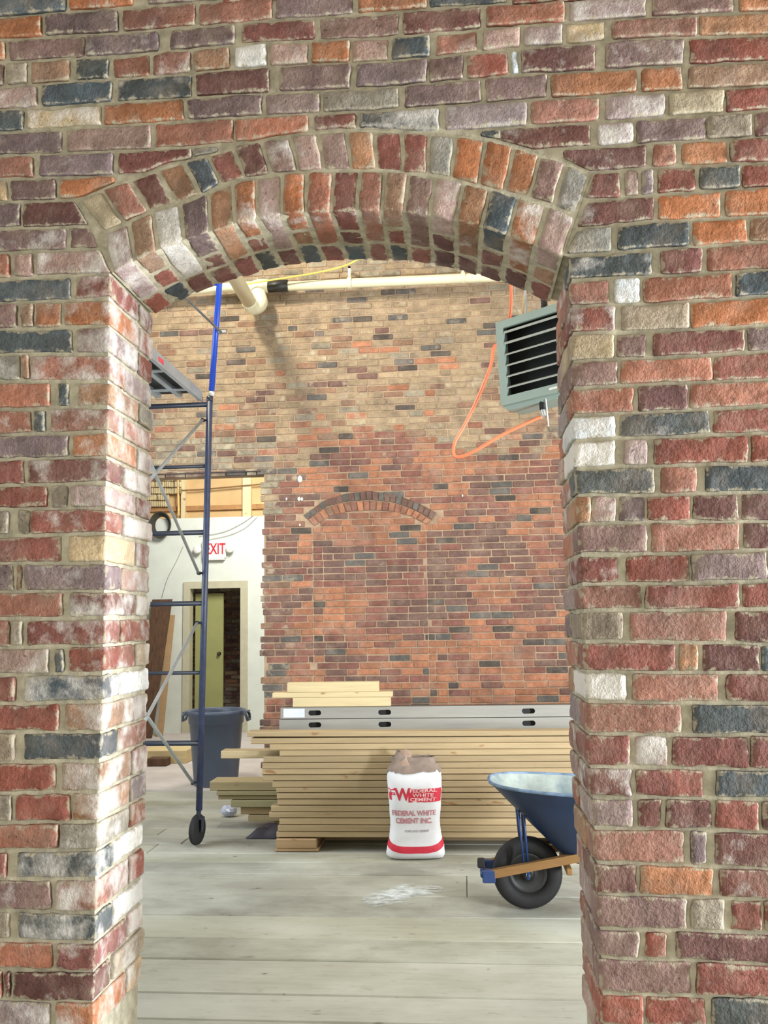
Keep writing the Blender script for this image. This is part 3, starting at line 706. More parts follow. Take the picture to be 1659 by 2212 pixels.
# white plaster dabs left on the wall
m_dab = simple('plaster_dab', (228,226,214), .9, var=.03, scale=40)
for px, py, r in ((648,1035,.035),(646,1078,.02),(652,1078,.018),(619,1078,.014),(648,1134,.014),(999,1071,.012)):
    p = P_(px, py); mb = MB(); vs = []
    n = 9; vs = [(0, -.014, 0)]+[(r*.6*Rf.uniform(.7,1.2)*math.cos(2*PI*i/n), -.012, r*Rf.uniform(.6,1.1)*math.sin(2*PI*i/n)) for i in range(n)]+[(r*.75*math.cos(2*PI*i/n), .004, r*1.1*math.sin(2*PI*i/n)) for i in range(n)]
    mb.add(vs, [(0, 1+i, 1+(i+1)%n) for i in range(n)]+[(1+i, 1+n+i, 1+n+(i+1)%n, 1+(i+1)%n) for i in range(n)])
    mb.build('plaster_dab', m_dab, far, p)
# steel beam over the opening
m_steel = simple('rusty_steel', (58,42,38), .6, var=.25, scale=14, dark=(35,28,26))
bm_ = MB(); z0, z1 = zo-.005, P_(450, 1013).z
xr = P_(563, 1022).x; bm_.box((P_(150,1020).x, YW-.012, z0), (xr, YW+.16, z0+.012)); bm_.box((P_(150,1020).x, YW+.07, z0+.012), (xr, YW+.08, z1))
struct('trim_3', bm_, m_steel, 'rusty brown steel lintel over the opening at the far wall', 'lintel')

# ------------------------------------------------------------------ room beyond the opening

Q = lambda px, py, d=0.0: onY(px, py, YP+d)
m_slab = simple('concrete_slab', (196,188,182), .8, var=.06, scale=3, bumpy=.1)
struct('floor_back', MB().box((XA-4, YW, -.2), (XB, YP+4, .012)), m_slab, 'pale concrete floor beyond the opening in the far wall', 'floor')
struct('wall_back_left', MB().box((XA-4.1, YW+TW, 0), (XA-4, YP+.5, ZC)), m_plaster, 'plain plastered side wall of the room beyond the opening', 'wall')
struct('wall_back_right', MB().box((.5, YW+TW, 0), (.6, YP+.5, ZC)), m_plaster, 'plain partition closing the room beyond the opening', 'wall')
dx0, dx1, dzt = Q(409, 1300).x, Q(523, 1300).x, Q(465, 1268).z
zpt = Q(450, 1118).z
m_dry = simple('drywall', (216,222,212), .85, var=.03, scale=4, bumpy=.05)
pm = MB(); pm.box((XA-4, YP, 0), (dx0, YP+.12, zpt)); pm.box((dx1, YP, 0), (Q(800,1300).x, YP+.12, zpt)); pm.box((dx0, YP, dzt), (dx1, YP+.12, zpt))
struct('wall_back', pm, m_dry, 'white drywall partition with a doorway, beyond the opening', 'wall')
m_cream = simple('cream_trim', (190,186,160), .6, var=.04)
cb = MB(); e = .085
cb.box((dx0-e, YP-.03, 0), (dx0+.02, YP+.13, dzt+e)).box((dx1-.02, YP-.03, 0), (dx1+e, YP+.13, dzt+e)).box((dx0+.02, YP-.03, dzt-.02), (dx1-.02, YP+.13, dzt+e))
struct('door_1', cb, m_cream, 'cream door frame in the white partition', 'door frame')
m_green = simple('olive_door', (150,152,96), .55, var=.04, scale=3)
dr = empty('door_leaf', (dx0+.05, YP+.16, 0), 0, 'olive green door leaf standing open behind the cream frame', 'door')
dr['kind'] = 'structure'
DW = .78*(dx1-dx0)*.86; 
dl = MB().bbox((0, -.02, .02), (Q(477,1300).x-dx0-.05, .022, dzt-.09), .004).build('panel', m_green, dr)
hb = MB(); hx = Q(468,1410).x-dx0-.05; hz = Q(468, 1413).z
hb.lathe([(0,-.075),(.02,-.07),(.028,-.055),(.02,-.04),(.01,-.035),(.01,-.02),(.03,-.02)], 14, (hx, 0, hz), 'y')
hb.build('handle', m_steel, dr, smooth=True)
# brick wall seen through the doorway
rb = MB(); rb.box((dx0-2, YP+1.9, 0), (dx1+2, YP+2.0, 3.2))
wb = struct('wall_corridor', rb, m_fmortar, 'dim rough brick wall seen through the cream doorway', 'wall')
mm = MB(); z = .0; kk = 0
while z < 3.1:
    x = dx0-1.5-(kk % 2)*.1
    while x < dx1+1.5:
        mm.col = colr(Rf.choice('RDBTGPB'), .2, Rf); mm.box((x, YP+1.885+Rf.uniform(-.006,.004), z+.005), (x+.195, YP+1.9, z+.058)); x += .207
    z += .067; kk += 1
tag(mm.build('brick_mass', m_fbrick_a, wb, colors=True), kind='stuff')
struct('ceiling_corridor', MB().box((dx0-2, YP+.12, 2.9), (dx1+2, YP+1.9, 3.0)), m_ceil, 'low ceiling over the passage behind the cream doorway', 'ceiling')
# upper part: tan boarding above the partition
m_tan = simple('tan_board', (218,184,132), .75, var=.06, scale=2.5, bumpy=.1)
YU = YP+.5
zt0 = onY(450, 1112, YU).z-.2; zt1 = ZC
tb = MB().box((XA-4, YU, zt0), (Q(800,1300).x, YU+.05, zt1))
up = struct('wall_back_upper', tb, m_tan, 'lamp-lit tan boarding showing above the white partition', 'wall')
U = lambda px, py, d=0.0: onY(px, py, YU+d)
m_stud = wood_mat('stud_wood', base=(226,212,170), grain=(16,16,1.2), var=.08)
MB().box((U(527,1060).x, YU-.09, zt0), (U(545,1060).x, YU, zt1)).build('stud', m_stud, up)
MB().box((U(395,1060).x, YU-.09, zt0), (U(404,1060).x, YU, zt1)).build('stud', m_stud, up)
MB().box((XA-4, YU-.06, U(450,1103).z), (Q(800,1300).x, YU, U(450,1093).z)).build('plate', simple('plate_wood', (176,132,84), .7), up)
MB().tube([U(320,1062,-.10), U(430,1058,-.10), U(565,1046,-.10)], .012, 8).build('conduit', simple('brown_pipe', (136,104,66), .6), up)
MB().tube([U(384,1020,-.12), U(386,1114,-.12)], .018, 8).build('conduit', simple('amber_pipe', (232,186,110), .5), up)
rk = MB()   # rough masonry left of the boarding
for i in range(16):
    for j in range(5):
        a = U(318+i*4.6, 1026+j*14, -.13); b = U(322.2+i*4.6, 1038.5+j*14, -.13)
        if i > 9 and j > 2: continue
        rk.bbox((a.x, YU-.13+Rf.uniform(-.02,.02), b.z), (b.x, YU-.07, a.z), .01)
tag(rk.build('rubble', simple('pale_rubble', (206,190,150), .9, var=.12, scale=9, dark=(120,104,80)), up), kind='stuff')

# exit sign with two lamp heads
m_signw = simple('sign_white', (238,236,230), .4, var=.01, bumpy=0)
m_red = simple('sign_red', (206,40,52), .45, var=.03, bumpy=0)
ex = empty('exit_sign', Q(463, 1187, -.03), 0, 'white exit sign with red letters and round lamp heads above the cream doorway', 'sign')
s = (Q(482,1187)-Q(431,1187)).x; h = (Q(460,1168)-Q(460,1206)).z
MB().bbox((-s/2, -.03, -h/2), (s/2, .03, h/2), .008).build('housing', m_signw, ex)
MB().bbox((-s/2+.01, -.04, -h/2-.028), (s/2-.02, .03, -h/2-.001), .006).build('battery_tray', m_signw, ex)
for sx in (-1, 1):
    MB().lathe([(0,-.06),(.05,-.058),(.062,-.04),(.062,-.01),(.045,.02),(0,.025)], 20, (sx*(s/2+.068), -.02, .0), 'y').build('lamp_head', m_signw, ex, smooth=True)
def text_mesh(body, size, mat, name, parent, loc, ext=.002, rot=(PI/2,0,0), spacing=1.0, bendf=None, xs=1.0, bold=0.0):
    cu_ = bpy.data.curves.new('t', 'FONT'); cu_.body = body; cu_.size = size; cu_.align_x = 'CENTER'; cu_.align_y = 'CENTER'
    cu_.extrude = ext; cu_.space_character = spacing; cu_.offset = bold
    o = bpy.data.objects.new('t', cu_); C.objects.link(o); bpy.context.view_layer.update()
    me = bpy.data.meshes.new_from_object(o.evaluated_get(bpy.context.evaluated_depsgraph_get())); bpy.data.objects.remove(o)
    Rm = Matrix.Rotation(PI/2, 3, 'X')
    for v in me.vertices:
        p = Rm @ Vector((v.co.x*xs, v.co.y, v.co.z)) + Vector(loc)
        if bendf: p = bendf(p)
        v.co = p
    me.materials.clear()
    return link(name, me, mat, parent)
text_mesh('EXIT', h*.86, m_red, 'lettering', ex, (s*.06, -.031, .0), bold=.004, xs=.66)

# leaning dark boards, lumber and coil in the room beyond
def thing_mesh(name, mb, mat, label, cat, group=None, **kw): return tag(mb.build(name, mat, **kw), label, cat, group)
def slab_between(p0, p1, wdir, wid, th, tdir):
    p0, p1, wdir, tdir = map(Vector, (p0, p1, wdir, tdir)); mb = MB()
    a = wdir*wid/2; t_ = tdir*th
    return mb.quad8([p0-a, p0+a, p0+a+t_, p0-a+t_, p1-a, p1+a, p1+a+t_, p1-a+t_])
b0 = Vector((Q(338,1500).x, YP-.62, .014)); b1 = Vector((Q(356,1300).x, YP-.13, Q(350,1296).z))
thing_mesh('leaning_board', slab_between(b0, b1, (1,0,0), .30, .035, (0,1,.2)), m_oldwood, 'dark weathered board leaning on the white partition behind the scaffold', 'board')
b0 = Vector((Q(368,1500).x, YP-.46, .014)); b1 = Vector((Q(375,1300).x, YP-.09, Q(350,1330).z))
thing_mesh('leaning_board', slab_between(b0, b1, (1,0,0), .09, .03, (0,1,.2)), m_pine, 'narrow pale brown batten leaning beside the dark weathered board', 'board', color=rgb(176,146,108))
YL = onZ(360, 1652, 0).y
lb = MB(); a = onY(300, 1652, YL); b = onY(402, 1640, YL)
lb.bbox((a.x, YL, .013), (b.x, YL+.5, .16), .006)
thing_mesh('timber_offcut', lb, m_pine, 'pale timber offcut lying on the concrete left of the grey bin', 'timber', color=rgb(206,186,140))
MB_ = MB().bbox((onY(318,1630,YL-.2).x, YL-.2, .013), (onY(360,1630,YL-.2).x, YL-.05, .10), .006)
thing_mesh('brick_block', MB_, m_oldwood, 'brown rough block lying before the pale timber offcut', 'block')
# coil of cable hung high on the partition
cc = Q(350, 1135, -.02)
coil = MB()
for i in range(5):
    r = .13+.012*i; coil.tube([cc+Vector((r*math.cos(a_)*.9, -.021*i, r*math.sin(a_)*1.1)) for a_ in [2*PI*j/20 for j in range(21)]], .012, 7, False)
thing_mesh('cable_coil', coil, simple('dark_cable', (62,60,50), .7), 'dark coil of cable hung high on the white partition', 'cable', smooth=True)
# thin wires drooping over the partition
m_wire = simple('grey_wire', (150,150,145), .6)
for pts, lb_ in ((((430,1158),(480,1150),(520,1132),(548,1113)), 'upper thin grey wire drooping right of the exit sign'),
                 (((450,1166),(495,1156),(530,1140),(556,1116)), 'lower thin grey wire drooping right of the exit sign'),
                 (((396,1180),(380,1215),(362,1250),(350,1290)), 'thin grey wire hanging slantwise down the white partition')):
    thing_mesh('wire', MB().tube(smooth_path([Q(x, y, -.02) for x, y in pts], 5), .004, 5), m_wire, lb_, 'wire')
# ------------------------------------------------------------------ grey bin at the threshold
m_bin = simple('bin_plastic', (82,92,110), .42, var=.06, scale=3, bumpy=.05)
pb = onZ(463, 1706, 0.0); rb_ = .23
by = pb.y+rb_; bx = onY(467, 1600, by).x
tb = empty('trash_bin', (bx, by, 0.012), 0, 'round slate-grey plastic bin without lid beside the scaffold leg', 'bin')
hb = (onY(463, 1538, by-.25).z)-.012
MB().lathe([(0,0),(.205,0),(.215,.01),(.262,hb-.13),(.272,hb-.128),(.276,hb-.04),(.292,hb-.035),(.296,hb-.005),(.285,hb),(.268,hb-.004),(.262,hb-.03),(.245,hb-.2),(.2,.03),(0,.025)], 40).build('body', m_bin, tb, smooth=True)
for sx in (-1, 1):
    hm = MB(); x0 = sx*.285
    hm.tube([(x0,-.075,hb-.02),(x0+sx*.035,-.07,hb-.05),(x0+sx*.045,-.05,hb-.10),(x0+sx*.045,.05,hb-.10),(x0+sx*.035,.07,hb-.05),(x0,.075,hb-.02)], .014, 8)
    hm.box((min(x0-sx*.012,x0+sx*.04), -.08, hb-.03), (max(x0-sx*.012,x0+sx*.04), .08, hb-.012))
    hm.build('handle', m_bin, tb)
lb = MB()
for i in range(14):
    a = R_.uniform(0, 6.28); r = R_.uniform(0, .13); c_ = Vector((r*math.cos(a), r*math.sin(a), hb-.2+R_.uniform(0,.05)))
    lb.bbox(c_-Vector((.06,.05,.03)), c_+Vector((.06,.05,.03)), .015)
tag(lb.build('rubbish', simple('rubbish', (96,82,68), .9, var=.3), tb), kind='stuff')
del lb

# ------------------------------------------------------------------ scaffold
m_blue = simple('scaffold_blue', (38,78,190), .32, var=.05, scale=8, bumpy=.02)
m_oldblue = simple('scaffold_old_blue', (50,58,84), .45, var=.15, scale=18, bumpy=.05, dark=(60,62,66))
m_darkpaint = simple('scaffold_dark', (36,44,58), .45, var=.1)
m_galv = simple('galvanised', (186,194,194), .38, metal=.6, var=.08, scale=9, bumpy=.02)
m_alu = simple('aluminium', (178,184,188), .42, metal=.55, var=.06, scale=6, bumpy=.02)
m_rubber = simple('rubber', (23,22,22), .75, var=.12, scale=25, bumpy=.1)
YS = onZ(424, 1826, 0).y
S = lambda px, py, d=0.0: onY(px, py, YS+d)
W_ = 1.5; BAY = -2.05
base = S(430, 1750); joint = S(453, 862)
scaf = empty('scaffold', (base.x, YS, 0), 0, 'blue rolling scaffold with ladder-style end frames, braces and a leaning bright blue top', 'scaffold')
def frame(dy, with_wheel=True):
    e = empty('end_frame', (0, dy, 0)); e.parent = scaf
    O = Vector((base.x, YS, 0)); lo = base-O; hi = joint-O
    fx = lambda z: lo.x+(hi.x-lo.x)*(z-lo.z)/(hi.z-lo.z)
    MB().tube([lo, hi], .0235, 14).build('upright', m_oldblue, e, smooth=True)
    MB().tube([lo-Vector((W_,0,0)), hi-Vector((W_,0,0))], .0235, 14).build('upright', m_oldblue, e, smooth=True)
    for py in (874, 1007, 1150, 1303, 1453, 1605):
        z = S(440, py).z; r = .019 if py not in (1007, 1453) else .014
        MB().tube([(fx(z)-W_, 0, z), (fx(z), 0, z)], r, 10).build('rung', m_darkpaint, e, smooth=True)
    for py in (908, 1238, 1345, 1690):
        z = S(440, py).z
        MB().tube([(fx(z)-.05, 0, z), (fx(z), 0, z)], .008, 8).lathe([(.014,-.03),(.014,.01),(0,.012)], 8, (fx(z)-.045, 0, z), 'y').build('brace_lock', m_darkpaint, e)
    MB().tube([hi-Vector((0,0,.02)), hi+Vector((0,0,.018))], .0245, 12).build('coupling', m_darkpaint, e, smooth=True)
    if with_wheel:
        for k_, xo in enumerate((0, -W_)):
            z = lo.z; x = lo.x+xo
            cs = MB().tube([(x,0,z+.02),(x-.005,0,z-.05)], .017, 10)
            zw = .11; top = z-.05
            cs.box((x-.045,-.03,top-.012),(x+.035,.03,top))
            for sx in (-.028, .028): cs.quad8([(x+sx-.003-.005,-.02,zw-.015),(x+sx+.003-.005,-.02,zw-.015),(x+sx+.003-.005,.02,zw-.015),(x+sx-.003-.005,.02,zw-.015),(x+sx-.003,-.03,top),(x+sx+.003,-.03,top),(x+sx+.003,.03,top),(x+sx-.003,.03,top)])
            cs.build('caster', m_darkpaint, e)
            wm = MB(); ring = [(.0,-.02),(.06,-.02),(.085,-.019),(.105,-.012),(.11,0),(.105,.012),(.085,.019),(.06,.02),(0,.02)]
            wm.lathe(ring, 28, (0,0,0), 'y')
            rm = Matrix.Rotation(math.radians(78), 3, 'Z'); wm.v = [tuple(rm @ Vector(v) + Vector((x-.012, 0, .111))) for v in wm.v]
            wm.build('wheel', m_rubber, e, smooth=True)
    return e, fx
f1, fx = frame(0)
f2, _ = frame(BAY)
# upper frame
u0, u1 = S(457, 855), S(478, 560); ud = (u1-u0).normalized()
ue = empty('upper_frame', Vector((u0.x, YS, u0.z))-scaf.location); ue.parent = scaf
tp = ud*1.5
MB().tube([Vector((0,0,.04)), tp], .022, 14).build('upright', m_blue, ue, smooth=True)
MB().tube([Vector((-W_,0,.04)), tp-Vector((W_,0,0))], .022, 14).build('upright', m_blue, ue, smooth=True)
for k_ in (.9, 1.35): MB().tube([ud*k_-Vector((W_,0,0)), ud*k_], .018, 10).build('rung', m_blue, ue, smooth=True)
MB().tube([Vector((0,0,.0)), Vector((0,0,.03))], .0225, 12).build('coupling', m_white, ue, smooth=True)
pz = S(474, 716)-u0; MB().tube([pz-Vector((.02,0,0)), pz+Vector((.05,0,-.0))], .011, 8).build('lock_pin', m_white, ue)
# braces between the two frames
def brace(za, zb_):
    a = Vector((fx(za)-.045, -.02, za)); b = Vector((fx(zb_)-.045, BAY+.02, zb_))
    MB().tube([a, b], .0115, 8).build('cross_brace', m_galv, scaf, smooth=True)
z9, z12, z13, z17 = S(440,908).z, S(440,1238).z, S(440,1345).z, S(440,1690).z
brace(z9, z12); brace(z12, z9); brace(z13, z17); brace(z17, z13)
pa, pb2 = S(478, 718, -.03), onY(405, 648, YS+.1)
a = Vector(pa); d = Vector((-.028, BAY, 0)); zz2 = onY(250, 500, YS+BAY)
bq = Vector((pa.x, YS+BAY, onY(395, 640, YS-.45).z+.9))
# the ray through (402,645) fixes the slope of the upper brace
tt = .45; p_mid = onY(402, 645, YS-.5)
bdir = (p_mid-a)/.5*2.0
a -= scaf.location; MB().tube([a, a+bdir], .009, 8).build('cross_brace', simple('dull_steel', (120,122,118), .5), scaf, smooth=True)
# platform
zpl = S(440, 872).z+.022
pl = empty('scaffold_plank', (base.x+fx(zpl), YS, zpl), 0, 'aluminium scaffold platform seen from below, hooked over the top rung', 'platform')
x1 = S(437, 872).x-(base.x+fx(zpl)); x0 = x1-.50
MB().box((x1-.03, BAY-.02, 0), (x1, .0, .075)).build('side_rail', m_alu, pl)
MB().box((x0, BAY-.02, 0), (x0+.03, .0, .075)).build('side_rail', m_alu, pl)
MB().box((x0+.03, BAY, .062), (x1-.03, -.01, .072)).build('deck', simple('plywood_grey', (52,54,54), .8), pl)
for i in (1, 2): MB().box((x0+i*.165-.02, BAY+.01, .03), (x0+i*.165+.02, -.02, .061)).build('rib', m_alu, pl)
for yy in (-.25, -.75, -1.25, -1.75): MB().box((x0+.031, yy-.02, .02), (x1-.031, yy+.02, .029)).build('crossbar', m_alu, pl)
for xx in (x0+.015, x1-.015):
    MB().tube([(xx,-.01,.04),(xx,.03,.045),(xx,.045,.02),(xx,.04,-.02)], .009, 8).build('hook', m_alu, pl)
MB().box((x1+.0005, -1.0, .02), (x1+.002, -.9, .05)).build('sticker', simple('red_sticker', (210,70,80), .5), pl)

# ------------------------------------------------------------------ lumber
YB = onZ(896, 1861, 0).y + .25
K = lambda px, py, d=0.0: onY(px, py, YB+d)
seam = [1582, 1594, 1607, 1620, 1634, 1648, 1661, 1674, 1688, 1702, 1714, 1727, 1741, 1755, 1768, 1783, 1797, 1810]
lefts = [534, 542, 583, 604, 569, 567, 566, 568, 588, 596, 598, 599, 585, 581, 603, 600, 597]
zt_ = K(720, 1582).z; zb0 = K(720, 1811).z; n_b = len(seam)-1
nm = ['top', 'second', 'third', 'fourth', 'fifth', 'sixth', 'seventh', 'eighth', 'ninth', 'tenth', 'eleventh', 'twelfth', 'thirteenth', 'fourteenth', 'fifteenth', 'sixteenth', 'bottom']
XR_L = K(1300, 1700).x+1.6
def board(x0, x1, y0, y1, z0, z1, label, col, name='lumber_board', group=None, sag=0.0, lift=0.0, rz=0.0):
    mb = MB(); n = 10; c_ = Vector((x0, y0, z0)); r = .004
    prof = [(0,r),(r,0),(y1-y0-r,0),(y1-y0,r),(y1-y0,z1-z0-r),(y1-y0-r,z1-z0),(r,z1-z0),(0,z1-z0-r)]
    vs = []
    for i in range(n+1):
        t = i/n; x = t*(x1-x0); dz = lift*(1-t)**3+sag*math.sin(PI*t)
        k_ = .75 if i == 0 else 1
        vs += [(x+(0 if k_ == 1 else 0), y, z+dz) for y, z in prof]
    fs = [tuple(range(8))[::-1], tuple(n*8+j for j in range(8))]
    fs = [tuple(range(8)), tuple(n*8+j for j in range(8))[::-1]]+[(i*8+j, (i+1)*8+j, (i+1)*8+(j+1)%8, i*8+(j+1)%8) for i in range(n) for j in range(8)]
    mb.add(vs, [f[::-1] for f in fs])
    o = mb.build(name, m_pine, None, c_, color=col); o.rotation_euler.z = rz
    return tag(o, label, 'board', group)
for i in range(n_b):
    z1 = K(720, seam[i]).z; z0 = K(720, seam[i+1]).z
    yj = R_.uniform(-.006, .006); tint = R_.uniform(.93, 1.04)
    z0 += R_.choice((.002, .003, .005))
    if i == 0: z0 += .002
    board(K(lefts[i], 1700).x, XR_L+R_.uniform(-.1, .1), YB+yj, YB+.14+R_.uniform(-.01,.01), z0, z1,
          'pine board, %s from the top in the front of the lumber stack' % nm[i] if 0 < i < n_b-1 else 'pine board at the very %s of the front lumber stack' % nm[i],
          rgb(168*tint, 147*tint, 112*tint), group='pine boards in the lumber stack', lift=.008 if i == 0 else 0)
# protruding board, laid behind the front ones
z1, z0 = K(520, 1629).z, K(520, 1646).z
board(K(478, 1640, .17).x, XR_L, YB+.16, YB+.29, z0, z1, 'pine board sticking out farthest left, before the grey bin', rgb(192,172,134), group='pine boards in the lumber stack')
# rear column that carries it
zz = .0; 
bt = MB().bbox((K(622,1700,.3).x, YB+.16, zb0), (XR_L-.3, YB+.29, z0-.003), .004)
thing_mesh('lumber_board', bt, m_pine, 'boards of the rear tier under the far-protruding pine board', 'board', color=rgb(190,168,124))
bt = MB().bbox((K(612,1700,.3).x, YB+.16, z1+.003), (XR_L-.1, YB+.30, zt_-.10), .004)
thing_mesh('lumber_board', bt, m_pine, 'rear top pine board behind the front of the lumber stack', 'board', color=rgb(212,192,150))
bt = MB().bbox((K(640,1700,.3).x, YB+.31, .0), (XR_L-.4, YB+.50, zt_-.14), .004)  # added block, out of sight, keeps light from the gap under the stack
thing_mesh('lumber_board', bt, m_pine, 'unseen tier of pine boards added behind the lumber stack to darken the gap below', 'board', color=rgb(150,130,98))
# dunnage
for i, (xa, xb) in enumerate(((594, 689), (1235, 1330))):
    a, b = K(xa, 1830), K(xb, 1830); zc = K(640, 1832).z
    w1 = 'under the left end of the lumber stack' if i == 0 else 'under the lumber stack behind the wheelbarrow'
    thing_mesh('timber_block', MB().bbox((a.x, YB-.015, .001), (b.x, YB+.29, zc), .005), m_pine, 'lower timber block ' + w1, 'block', color=rgb(172,144,108))
    thing_mesh('timber_block', MB().bbox((a.x+.01, YB-.02, zc+.001), (b.x-.015, YB+.285, zb0-.001), .005), m_pine, 'upper timber block ' + w1, 'block', color=rgb(166,138,102))
# second, lower pile at the left, farther back
Y2 = YB+.66
K2 = lambda px, py, d=0.0: onY(px, py, Y2+d)
pile = [(1688,1708,454,'top'),(1708.5,1718,469,'second'),(1718.5,1728,471,'third'),(1728.5,1744,500,'fourth'),(1744.5,1761,519,'fifth'),(1761.5,1775,536,'bottom')]
ztop2 = K2(520, 1688).z
for ya, yb_, xl, nme in pile:
    za, zb2 = K2(520, ya).z, K2(520, yb_).z
    board(K2(xl,1700).x, K2(676,1700).x, Y2+R_.uniform(-.02,.02), Y2+.2, zb2+.002, za, 'pine board, %s of the low side pile poking out left of the stack' % nme, rgb(166*R_.uniform(.93,1.03),148,112), group='boards in the low side pile')
zb3 = K2(520,1775).z
thing_mesh('timber_block', MB().bbox((K2(590,1700).x, Y2+.02, 0), (K2(640,1700).x, Y2+.18, zb3+.001), .005), m_pine, 'timber block under the low side pile', 'block', color=rgb(150,126,92))
# dark sack under the pile
cl = MB(); nx, ny = 14, 8; vs = []
a, b = onZ(530, 1812), onZ(612, 1812)
for j in range(ny+1):
    for i in range(nx+1):
        u, v = i/nx, j/ny; e_ = min(1, 6*min(u, 1-u, v, 1-v))
        x = a.x+(b.x-a.x)*u+.12*v; y = a.y+.28*v
        vs.append((x, y, .004+e_*(.065+.03*noise.noise(Vector((x*9, y*9, 0)))+.02*noise.noise(Vector((x*30, y*30, 3))))))
nb = len(vs); vs += [(v_[0], v_[1], .001) for v_ in vs]
fs = [(j*(nx+1)+i, j*(nx+1)+i+1, (j+1)*(nx+1)+i+1, (j+1)*(nx+1)+i) for j in range(ny) for i in range(nx)]
ed = [i for i in range(nx+1)]+[(j)*(nx+1)+nx for j in range(1, ny+1)]+[ny*(nx+1)+i for i in range(nx-1, -1, -1)]+[j*(nx+1) for j in range(ny-1, 0, -1)]
fs += [(ed[i], ed[i]+nb, ed[(i+1)%len(ed)]+nb, ed[(i+1)%len(ed)]) for i in range(len(ed))]
cl.add(vs, fs)
thing_mesh('dark_sack', cl, simple('dark_plastic', (52,48,58), .6, var=.15), 'crumpled dark sack lying on the floor at the stack\'s corner', 'sack', smooth=True)
# crumpled clear bag
cb2 = MB(); p = onZ(494, 1764); vs = []; n1, n2 = 10, 6
for j in range(n2+1):
    for i in range(n1):
        ph = PI*j/n2; th = 2*PI*i/n1; r = .055*(1+.3*noise.noise(Vector((i*1.3, j*1.7, 2))))
        vs.append((p.x+1.3*r*math.sin(ph)*math.cos(th), p.y+r*math.sin(ph)*math.sin(th), .048+.8*r*math.cos(ph)))
cb2.add(vs, [(j*n1+i, j*n1+(i+1)%n1, (j+1)*n1+(i+1)%n1, (j+1)*n1+i) for j in range(n2) for i in range(n1)])
thing_mesh('crumpled_plastic', cb2, simple('clear_plastic', (176,182,200), .25, var=.05), 'small ball of crumpled pale plastic on the floor before the bin', 'plastic')

# ------------------------------------------------------------------ steel studs behind the lumber
YT = YB+.60
G_ = lambda px, py, d=0.0: onY(px, py, YT+d)
m_gal2 = simple('stud_steel', (158,156,148), .5, metal=.25, var=.06, scale=3, bumpy=.03, sx=(.6,1,6))
m_hole = simple('dark_inside', (24,24,24), .9)
m_shade_steel = simple('shade_dark_steel', (44,44,42), .6, var=.1)  # near-black on the rear studs stands in for shade inside the punched holes
zS = [G_(800, 1578).z, G_(800, 1552).z, G_(800, 1526).z]
xs0, xs1 = G_(606,1550).x, XB-.9
holes = [G_(680,1550).x, G_(831,1550).x, G_(1142,1550).x, G_(1142,1550).x+1.2]
def plate(mb, x0, x1, z0, z1, hs, y, hw=.05, hh=.02):
    zc = (z0+z1)/2; cur = x0; n = 16
    for hx in hs:
        a, b = hx-hw-.02, hx+hw+.02
        mb.add([(cur,y,z0),(a,y,z0),(a,y,z1),(cur,y,z1)], [(0,1,2,3)])
        inn = []
        for i in range(n):
            t = 2*PI*i/n; cxx, szz = math.cos(t), math.sin(t)
            inn.append((hx+(hw-hh)*(1 if cxx > 0 else -1)+hh*cxx, y, zc+hh*szz))
        out = []
        for i in range(n):
            t = 2*PI*i/n; cxx, szz = math.cos(t), math.sin(t); m = max(abs(cxx), abs(szz))
            out.append((hx+(b-hx)*cxx/m, y, zc+(z1-zc)*szz/m))
        mb.add(inn+out, [(n+i, n+(i+1)%n, (i+1)%n, i) for i in range(n)])
        # thickness of the hole
        mb.add(inn+[(p_[0], y+.004, p_[2]) for p_ in inn], [(i, (i+1)%n, n+(i+1)%n, n+i) for i in range(n)])
        cur = b
    mb.add([(cur,y,z0),(x1,y,z0),(x1,y,z1),(cur,y,z1)], [(0,1,2,3)])
for i, lab in ((0, 'galvanised steel stud on the lower layer behind the lumber'), (1, 'galvanised steel stud on the upper layer behind the lumber')):
    z0, z1 = zS[i]+.001, zS[i+1]-.001
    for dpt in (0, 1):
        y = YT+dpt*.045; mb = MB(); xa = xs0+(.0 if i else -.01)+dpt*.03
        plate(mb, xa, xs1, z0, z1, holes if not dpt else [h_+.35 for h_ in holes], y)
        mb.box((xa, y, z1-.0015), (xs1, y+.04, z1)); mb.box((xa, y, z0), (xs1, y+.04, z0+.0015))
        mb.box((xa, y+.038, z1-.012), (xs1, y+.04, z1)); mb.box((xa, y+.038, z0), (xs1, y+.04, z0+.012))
        mb.build('steel_stud', m_gal2 if not dpt else m_shade_steel)
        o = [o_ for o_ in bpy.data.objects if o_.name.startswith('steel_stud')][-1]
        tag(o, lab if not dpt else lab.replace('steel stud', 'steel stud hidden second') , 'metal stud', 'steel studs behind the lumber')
a, b = G_(612,1540,-.003), G_(658,1540,-.003)
thing_mesh('paper_label', MB().box((a.x, YT-.003, zS[1]+.012), (b.x, YT-.0008, zS[2]-.012)), simple('label_blue_white', (214,220,230), .5, var=.03), 'pale paper label stuck on the end of the upper steel stud', 'label')
for i, (xa, xb) in enumerate(((700, 760), (1020, 1080), (1500, 1560))):
    mb = MB(); a, b = G_(xa, 1700).x, G_(xb, 1700).x
    e = empty('timber_crib', ((a+b)/2, YT+.06, 0), 0, ('left', 'middle', 'right')[i] + ' crib of stacked timber blocks carrying the steel studs behind the lumber', 'crib')
    nlay = 6; hh = (zS[0]-.0)/nlay
    for j in range(nlay): MB().bbox((-(b-a)/2+.01*(j%2), -.10, j*hh+.0005), ((b-a)/2-.01*(j%2), .12, (j+1)*hh-.0005), .004).build('block', m_pine, e, color=rgb(180,156,116))
